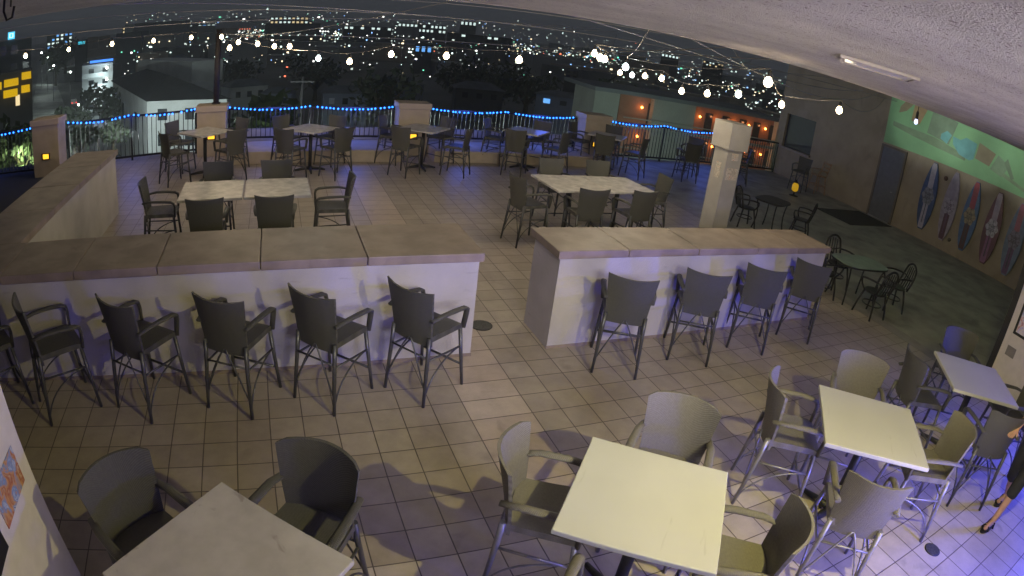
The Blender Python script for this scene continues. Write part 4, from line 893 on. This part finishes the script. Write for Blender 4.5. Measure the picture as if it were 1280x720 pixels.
# houses and blocks of the middle distance
hroof = mat('grey_house_roof', (0.10, 0.11, 0.13), 0.8, noise=0.25, nscale=0.5); bluewall = mat('blue_grey_house_wall', (0.18, 0.20, 0.27), 0.8, noise=0.15, nscale=0.4)
def house(px, py, D, wpx, hpx, label, wall, lit=None, yaw=10):
    p = at(px, py, D); wd = wpx/FPX*D; hh = hpx/FPX*D*0.62; a = math.atan2(p.x-CAM.x, p.y-CAM.y)
    t = empty('house', (p.x, p.y, GZ), -a+R(yaw), label, 'house', 'houses beyond the terrace'); z = p.z-GZ; dp = wd*0.6
    bm = BM(); box(bm, (-wd/2, 0, 0), (wd/2, dp, z)); obj('wall', bm, wall, t)
    bm = BM(); e = wd*0.05; vs = [bm.verts.new(v) for v in ((-wd/2-e, -e, z+0.02), (wd/2+e, -e, z+0.02), (wd/2+e, dp+e, z+0.02), (-wd/2-e, dp+e, z+0.02), (-wd/4, dp/2, z+hh), (wd/4, dp/2, z+hh))]
    for f in ((0, 1, 5, 4), (1, 2, 5), (2, 3, 4, 5), (3, 0, 4), (3, 2, 1, 0)): bm.faces.new([vs[i] for i in f])
    obj('roof', bm, hroof, t)
    for c in range(3):
        bm = BM(); x = wd*(-0.3+0.3*c); box(bm, (x-wd*0.06, -0.08, z-hh*0.9-0.6), (x+wd*0.06, -0.01, z-hh*0.35-0.3)); obj('window', bm, (lit or win_dark) if c != 1 else win_dark, t)
house(225, 76, 150, 30, 12, 'house with glowing eaves behind the white house roof', wallw, win_warm)
house(255, 87, 125, 34, 12, 'house with bright white porch lights left of the wooden pole', wallw, win_lit)
house(312, 108, 88, 52, 14, 'pale low house lit from the side, right of the wooden pole', wallw, win_dark, 25)
house(432, 117, 80, 56, 14, 'blue-grey house with a row of pale windows below the bulbs', bluewall, mat('pale_window', (0.4, 0.42, 0.5), 0.3, noise=0.1), 5)
house(345, 117, 85, 40, 12, 'dim blue-grey house with a hipped roof left of the utility pole', bluewall, win_dark, -15)
house(500, 105, 110, 62, 12, 'long dim house roof left of the middle pillar', bluewall, win_dark, 12)
house(705, 122, 95, 70, 10, 'low dim boathouse above the fourth railing table', bluewall, win_blue, -8)
house(600, 112, 120, 60, 14, 'dark house among trees above the middle of the railing', dw, win_dark, 8)
office = 'lit buildings on the skyline'
for a in ((362, 21, 30, 48, 620, 'long low building with a row of warm lit windows on the skyline', 2, 9, [win_warm, win_lit, win_warm]),
          (528, 30, 41, 60, 560, 'building with two rows of greenish windows left of centre skyline', 2, 12, [win_lit, win_lit, None]),
          (586, 26, 33, 20, 700, 'small bright white floodlit building on the skyline', 1, 4, [win_lit]),
          (530, 55, 68, 22, 240, 'building with two bright blue lit windows in the dark trees', 1, 3, [win_blue, win_blue, win_dark]),
          (160, 33, 42, 14, 420, 'small block with warm windows below the left skyline', 2, 3, [win_warm, None]),
          (75, 42, 60, 34, 300, 'busy lit blocks of blue and white windows at the end of the street', 4, 6, [win_lit, win_blue, None, win_lit]),
          (102, 50, 57, 16, 260, 'low building with a glowing cyan fascia near the street end', 1, 1, [glow('cyan_fascia', (0.05, 0.6, 0.8), 1.0)]),
          (715, 88, 98, 16, 150, 'pale two-storey block above the boathouse', 2, 2, [win_dark]),
          (745, 107, 118, 14, 120, 'small building with bright green lights right of the boathouse', 2, 2, [glow('green_lights', (0.02, 1.0, 0.2), 1.0)]),
          (838, 68, 73, 22, 420, 'low building with white lights above the right string of bulbs', 1, 5, [win_lit]),
          (892, 78, 84, 26, 380, 'low block with scattered windows near the right roof edge', 2, 7, [win_lit, None, win_warm]),
          (460, 33, 38, 60, 480, 'long dark building with spaced lights in the middle of the skyline', 1, 9, [win_lit, None, win_warm]),
          (600, 44, 49, 80, 380, 'long dim building with small white windows right of centre', 1, 10, [win_lit, None, None]),
          (250, 30, 36, 40, 420, 'dim wide block with pale windows above the pole', 1, 7, [win_lit, win_blue, None])):
    building(a[0], a[1], a[2], a[3], a[4], a[5], dw, a[6], a[7], a[8], 15, group=office)
# motel on the right
A, B = at(780, 113, 60), at(975, 148, 70); zt = (A.z+B.z)/2
A.z = B.z = 0
t = empty('motel', (A.x, A.y, GZ), 0, 'long motel with orange-lit walkway bays beyond the right end of the railing', 'motel'); org = Vector((A.x, A.y, GZ))
d = (B-A).normalized(); nr = Vector((d.y, -d.x, 0)); nr = nr if nr.dot(CAM-A) > 0 else -nr; Lm = (B-A).length
Mx = Matrix(((d.x, -nr.x, 0, 0), (d.y, -nr.y, 0, 0), (0, 0, 1, 0), (0, 0, 0, 1)))
hz = zt-GZ
greyp = mat('pale_grey_motel_panel', (0.30, 0.31, 0.27), 0.8, noise=0.12, nscale=0.4); orangew = mat('orange_motel_wall', (0.30, 0.16, 0.10), 0.8, noise=0.2, nscale=0.6)
bm = BM(); box(bm, (0, 0.6, 0), (Lm, 9, hz-0.4), M=Mx); obj('wall', bm, orangew, t)
bm = BM(); box(bm, (-3.2, -0.6, hz-0.39), (Lm, 9.6, hz), M=Mx); obj('roof', bm, gw, t)
bm = BM(); box(bm, (-3.0, -0.2, 0), (-0.4, 6, hz-0.42), M=Mx); obj('stair_tower', bm, greyp, t)
for x0, x1 in ((0.17, 0.42), (0.985, 1.0)):
    bm = BM(); box(bm, (Lm*x0, -0.3, 0), (Lm*x1, 0.55, hz-0.41), M=Mx); obj('panel', bm, greyp, t)
for k in range(4):
    z = hz-3.2-k*3.0
    bm = BM(); box(bm, (0, -0.9, z-0.35), (Lm, -0.35, z-0.1), M=Mx); box(bm, (0, -0.9, z+0.55), (Lm, -0.82, z+0.65), M=Mx); obj('walkway', bm, greyp, t)
ol = glow('orange_wall_lamp', (1.0, 0.30, 0.05), 14)
for k, u in enumerate((0.12, 0.47, 0.58, 0.70, 0.80, 0.92)):
    for lv in range(3):
        if lv == 2 and k not in (0, 1): continue
        bm = BM(); bmesh.ops.create_icosphere(bm, subdivisions=1, radius=0.14); pz = Mx @ Vector((Lm*u, 0.3, hz-1.5-3.0*lv)); obj('wall_lamp', bm, ol, t, loc=pz)
        if lv < 2: lamp('wall_lamp_light', 'POINT', Vector((A.x, A.y, GZ))+(Mx @ Vector((Lm*u, -0.6, hz-1.4-3.0*lv))), 11, (1.0, 0.36, 0.14), 0.1)
    for lv in range(2):
        bm = BM(); box(bm, (Lm*u+0.8, 0.5, hz-3.1-3*lv), (Lm*u+1.7, 0.59, hz-1.0-3*lv), M=Mx); obj('door', bm, win_dark, t)
p = at(850, 185, 50); lamp('car_park_light', 'POINT', (p.x, p.y, p.z), 700, (0.70, 1.0, 0.90), 0.3)
p = at(812, 140, 45); lamp('car_park_light', 'POINT', (p.x, p.y, p.z), 350, (0.80, 1.0, 0.90), 0.3)
# utility pole
p = at(379, 96, 55); t = empty('utility_pole', (p.x, p.y, GZ), R(-10), 'wooden utility pole with a crossarm rising behind the blue railing lights', 'utility pole'); h = p.z-GZ
wdm = mat('grey_pole_wood', (0.10, 0.095, 0.10), 0.8, noise=0.3, nscale=3)
bm = BM(); tube(bm, [(0, 0, 0), (0, 0, h)], [0.16, 0.12], 8); obj('pole', bm, wdm, t)
bm = BM(); box(bm, (-1.1, -0.22, h-0.5), (1.1, -0.13, h-0.36)); obj('crossarm', bm, wdm, t)
bm = BM(); tube(bm, [(0, -0.1, h-0.6), (-1.6, -0.1, 0)], 0.03, 5); obj('guy_wire', bm, wdm, t)
# parked cars in the street
def car(px, py, yaw, label, colr):
    p = gpt(px, py); t = empty('parked_car', (p.x, p.y, GZ+0.03), R(yaw), label, 'car', 'cars in the street'); m = mat('car_paint', colr, 0.3, noise=0.05)
    bm = BM(); prof = [(-2.1, 0.35), (-2.1, 0.85), (-1.2, 0.95), (-0.7, 1.42), (0.8, 1.45), (1.5, 0.98), (2.1, 0.8), (2.1, 0.35)]
    f0 = [bm.verts.new((-0.85, x, z)) for x, z in prof]; f1 = [bm.verts.new((0.85, x, z)) for x, z in prof]; n = len(prof)
    bm.faces.new(f0); bm.faces.new(f1[::-1])
    for i in range(n): bm.faces.new((f0[i], f1[i], f1[(i+1) % n], f0[(i+1) % n]))
    bmesh.ops.bevel(bm, geom=bm.edges[:], offset=0.06, segments=2, affect='EDGES'); obj('body', bm, m, t)
    for s in (-1, 1):
        for y in (-1.3, 1.3):
            bm = BM(); tube(bm, [(s*0.72, y, 0.32), (s*0.9, y, 0.32)], 0.32, 14); obj('wheel', bm, M['black'], t)
        bm = BM(); box(bm, (s*0.6-0.16, -2.16, 0.62), (s*0.6+0.16, -2.09, 0.78)); obj('tail_light', bm, glow('red_tail_light', (1.0, 0.04, 0.02), 4), t)
car(22, 133, 25, 'dark car with red tail lights at the near end of the street', (0.05, 0.05, 0.055))
car(92, 131, 25, 'white car parked at the kerb by the balcony block', (0.6, 0.65, 0.65))
car(68, 88, 25, 'small pale car far along the street', (0.4, 0.4, 0.42))

# trees
leafd = mat('dark_foliage', (0.045, 0.06, 0.035), 0.8, noise=0.5, nscale=0.8); bark = mat('bark', (0.07, 0.055, 0.04), 0.9, noise=0.3, nscale=5)
def tree(base, h, rad, label, seed, nleaf=420, group='trees below the terrace', ls=0.5):
    r = random.Random(seed); t = empty('tree', base, 0, label, 'tree', group)
    bm = BM(); tube(bm, [(0, 0, 0), (0.1, 0.05, h*0.35), (0.0, 0.1, h*0.7)], [rad*0.09, rad*0.06, rad*0.03], 7)
    cl = []
    for k in range(7):
        a = k*2.4+r.random(); e = Vector((math.cos(a)*rad*0.55*r.uniform(0.5, 1.1), math.sin(a)*rad*0.55*r.uniform(0.5, 1.1), h*r.uniform(0.55, 0.92)))
        tube(bm, [(0.05, 0.05, h*0.4), e*0.6+Vector((0, 0, h*0.2)), e], [rad*0.045, rad*0.03, rad*0.012], 5); cl.append((e, rad*r.uniform(0.32, 0.5)))
    obj('trunk', bm, bark, t)
    bm = BM()
    for _ in range(nleaf):
        c, q = cl[r.randrange(len(cl))]; v = Vector((r.gauss(0, 1), r.gauss(0, 1), r.gauss(0, 0.8))).normalized()*q*r.uniform(0.5, 1.1)
        s = ls*r.uniform(0.5, 1.2); n1 = Vector((r.gauss(0, 1), r.gauss(0, 1), r.gauss(0, 1))).normalized(); n2 = n1.orthogonal().normalized()
        p = c+v; bm.faces.new([bm.verts.new(p+n1*s), bm.verts.new(p+n2*s*0.5), bm.verts.new(p-n1*s), bm.verts.new(p-n2*s*0.5)])
    obj('crown', bm, leafd, t)
for i, (px, py, D, h, rad, lab) in enumerate(((92, 148, 70, 4.5, 2.6, 'round dark shrub tree by the kerb at the near end of the street'), (128, 128, 88, 7.5, 3.6, 'dark leafy tree standing before the balcony block'), (70, 76, 230, 12, 7, 'dark tree crown against the lights at the street end'),
        (82, 62, 260, 13, 8, 'tall dark tree mass behind the street lamps'), (325, 165, 40, 8, 3.2, 'green lit tree just below the railing behind the first two tables'), (612, 100, 130, 12, 9, 'wide dark tree above the middle of the railing'), (580, 92, 150, 13, 10, 'large dark tree left of the boathouse skyline'),
        (660, 108, 110, 10, 7, 'dark tree left of the boathouse'), (480, 118, 75, 9, 5, 'dark tree between the blue-grey house and the long dim roof'), (770, 125, 80, 10, 4.5, 'dark tree at the left corner of the motel'), (300, 92, 130, 9, 6, 'dark tree behind the pale low house'), (395, 92, 140, 11, 8, 'dark tree mass above the blue-grey house'))):
    p = at(px, py, D); tree((p.x, p.y, p.z-h*0.75), h, rad, lab, 50+i, ls=0.35+rad*0.06)
for i, (px, py, D, lab) in enumerate(((8, 195, 34, 'lit green bush below the leftmost railing'), (28, 205, 31, 'bright yellow-green bush beneath the end pillar railing'), (100, 185, 42, 'dark bush seen through the pickets right of the end pillar'), (140, 172, 50, 'low bush against the long side of the white house'))):
    p = at(px, py, D); tree((p.x, p.y, p.z-1.6), 3.0, 1.6, lab, 90+i, nleaf=260, ls=0.3)
def palm(px, py, D, h, label, seed):
    r = random.Random(seed); p = at(px, py, D); t = empty('palm_tree', (p.x, p.y, GZ), 0, label, 'palm tree', 'palms below the terrace'); hh = p.z-GZ
    bm = BM(); tube(bm, [(0, 0, 0), (0.2, 0, hh*0.5), (0, 0, hh)], [0.2, 0.15, 0.13], 8); obj('trunk', bm, bark, t)
    bm = BM()
    for k in range(18):
        a = k*2.399; el = r.uniform(-0.2, 1.1); L_ = r.uniform(1.6, 2.4); prev = None
        for s in range(9):
            u = s/8; x = L_*u*math.cos(el*(1-0.3*u)); z = hh+L_*u*math.sin(el)-1.5*u*u; wv_ = 0.30*math.sin(math.pi*min(1, u*0.9+0.1))
            c = Vector((math.cos(a)*x, math.sin(a)*x, z)); sd_ = Vector((-math.sin(a), math.cos(a), -0.35))
            if prev is not None:
                for sg_ in (-1, 1):
                    q = prev+sd_*wv_*sg_*1.0+Vector((0, 0, -0.15)) if sg_ > 0 else prev-Vector((sd_.x, sd_.y, -sd_.z))*wv_+Vector((0, 0, -0.15))
                    bm.faces.new([bm.verts.new(prev), bm.verts.new(c), bm.verts.new(q+(c-prev)*0.9)])
            prev = c
    obj('crown', bm, leafd, t)
palm(310, 160, 36, 0, 'palm with arching green fronds seen through the railing near the pole', 3)
palm(343, 172, 33, 0, 'second palm with drooping fronds behind the second railing table', 4)
palm(122, 166, 52, 0, 'palm seen through the pickets left of the white house', 5)
palm(92, 170, 60, 0, 'palm in front of the street seen through the left pickets', 6)
for px, py, D, e, c in ((325, 150, 33, 160, (0.7, 1.0, 0.55)), (25, 200, 30, 260, (0.75, 1.0, 0.45)), (110, 160, 45, 800, (0.8, 1.0, 0.8))):
    p = at(px, py, D); lamp('garden_light', 'POINT', p, e, c, 0.2)

# street lamps and the far field of city lights
sl_mat = glow('street_lamp_glow', (0.9, 1.0, 0.92), 20)
for k, (px, py, D, lab) in enumerate(((88, 90, 150, 'street lamp on the right kerb halfway down the street'), (67, 82, 190, 'street lamp further along the street'), (60, 72, 230, 'small street lamp where the street fades'), (98, 131, 95, 'pair-bright street lamp beside the near trees'), (52, 66, 260, 'faint street lamp at the far end of the street'))):
    p = at(px, py, D); t = empty('street_lamp', (p.x, p.y, GZ), 0, lab, 'street lamp', 'street lamps'); h = p.z-GZ
    bm = BM(); tube(bm, [(0, 0, 0), (0, 0, h)], [0.1, 0.06], 6); obj('pole', bm, M['frame'], t)
    bm = BM(); bmesh.ops.create_icosphere(bm, subdivisions=2, radius=0.0011*D+0.04); obj('lamp_head', bm, sl_mat, t, loc=(0, 0, h))
cols = [((1.0, 1.0, 0.92), 3.0), ((0.75, 1.0, 0.9), 1.8), ((1.0, 0.82, 0.5), 1.5), ((0.25, 0.5, 1.0), 1.6), ((0.2, 1.0, 0.6), 1.2), ((1.0, 0.2, 0.1), 1.2), ((0.8, 0.95, 0.85), 0.6)]
lm = [glow('city_light_glow', c, s*1.7) for c, s in cols]; wts = [16, 22, 16, 7, 5, 2, 44]
def box_into(b, lo, hi, mi, M):
    n0 = len(b.verts); box(b, lo, hi, mi=mi); b.verts.ensure_lookup_table(); bmesh.ops.transform(b, matrix=M, verts=b.verts[n0:])
bm = BM(); r = random.Random(11)
def spot(px, py, D, s, mi):
    p = at(px, py, D); n0 = len(bm.verts); dx = s*r.uniform(0.7, 1.7)
    box(bm, (p.x-dx/2, p.y-s/2, p.z-s/2), (p.x+dx/2, p.y+s/2, p.z+s/2), mi=mi)
def hline(px):  # horizon row of the photograph at a column
    return 36+((px-500)/360.0)**2*10+max(0, px-500)*0.055 - (500-px)*0.010
for _ in range(2300):
    px = r.uniform(20, 985); h0 = {True: 58, False: 36}[px < 0]
    # rows measured from the local horizon downward, dense near it
    a = math.atan2(px-640, FPX)+YAW
    D = 10**(2.35+1.1*r.random()**0.75) if r.random() < 0.5 else 10**r.uniform(2.2, 3.2)
    z = GZ+r.uniform(2, 14)+(r.uniform(0, 50) if D > 1300 else 0)
    x, y = CAM.x+D*math.sin(a), CAM.y+D*math.cos(a)
    s = D/FPX*r.choice((0.5, 0.6, 0.8, 0.9, 1.1, 1.7)); mi = r.choices(range(7), wts)[0]
    dx = s*r.uniform(0.7, 1.8)
    Mx = Matrix.Translation((x, y, z)) @ Matrix.Rotation(-a, 4, 'Z')
    vs0 = len(bm.verts); b2 = BM(); box(b2, (-dx/2, -s/2, -s/2), (dx/2, s/2, s/2), mi=mi, M=Mx); me_ = bpy.data.meshes.new('tmp'); b2.to_mesh(me_); b2.free(); bm.from_mesh(me_); bpy.data.meshes.remove(me_)
for _ in range(240):
    a = math.atan2(r.uniform(-80, 1000)-640, FPX)+YAW; D = 10**r.uniform(2.35, 3.2); h_ = r.uniform(4, 11)+(r.uniform(0, 14) if r.random() < 0.2 else 0); wd_ = r.uniform(8, 38)
    Mx = Matrix.Translation((CAM.x+D*math.sin(a), CAM.y+D*math.cos(a), GZ)) @ Matrix.Rotation(-a+r.uniform(-0.7, 0.7), 4, 'Z')
    b2 = BM(); box(b2, (-wd_/2, 0, 0), (wd_/2, r.uniform(8, 20), h_), mi=7+r.randrange(3), M=Mx)
    lit_ = r.random() < 0.55; mi = r.choices(range(7), wts)[0]; nw = max(2, int(wd_/4)); zz_ = h_*r.uniform(0.55, 0.85); s = D/FPX
    for k in range(nw):
        if not lit_ or r.random() < 0.35: continue
        x_ = -wd_/2+wd_*(k+0.5)/nw; box_into(b2, (x_-s*0.7, -0.3, zz_-s*0.55), (x_+s*0.7, -0.05, zz_+s*0.55), mi, Mx)
    me_ = bpy.data.meshes.new('tmp'); b2.to_mesh(me_); b2.free(); bm.from_mesh(me_); bpy.data.meshes.remove(me_)
lm += [mat('far_facade_grey', (0.30, 0.31, 0.32), 0.85, noise=0.1), mat('far_facade_warm', (0.32, 0.27, 0.22), 0.85, noise=0.1), mat('far_facade_dark', (0.12, 0.13, 0.14), 0.85, noise=0.1)]
tag(obj('city_lights', bm, lm), 'dim blocks and scattered white, green and amber lights of the distant city', 'city lights', kind='stuff')
# night haze over the city
bm = BM(); box(bm, (-1500, -60, GZ-1), (1500, 2600, 40))
hz_o = obj('haze', bm, [])
hm = bpy.data.materials.new('night_haze'); hm.use_nodes = True; hn = hm.node_tree; hn.nodes.clear()
ho = hn.nodes.new('ShaderNodeOutputMaterial'); hv = hn.nodes.new('ShaderNodeVolumePrincipled'); hv.inputs['Color'].default_value = (0.92, 0.94, 1.0, 1); hv.inputs['Density'].default_value = 0.0006
hn.links.new(hv.outputs[0], ho.inputs['Volume']); hz_o.data.materials.append(hm); struct(hz_o, 'stuff')
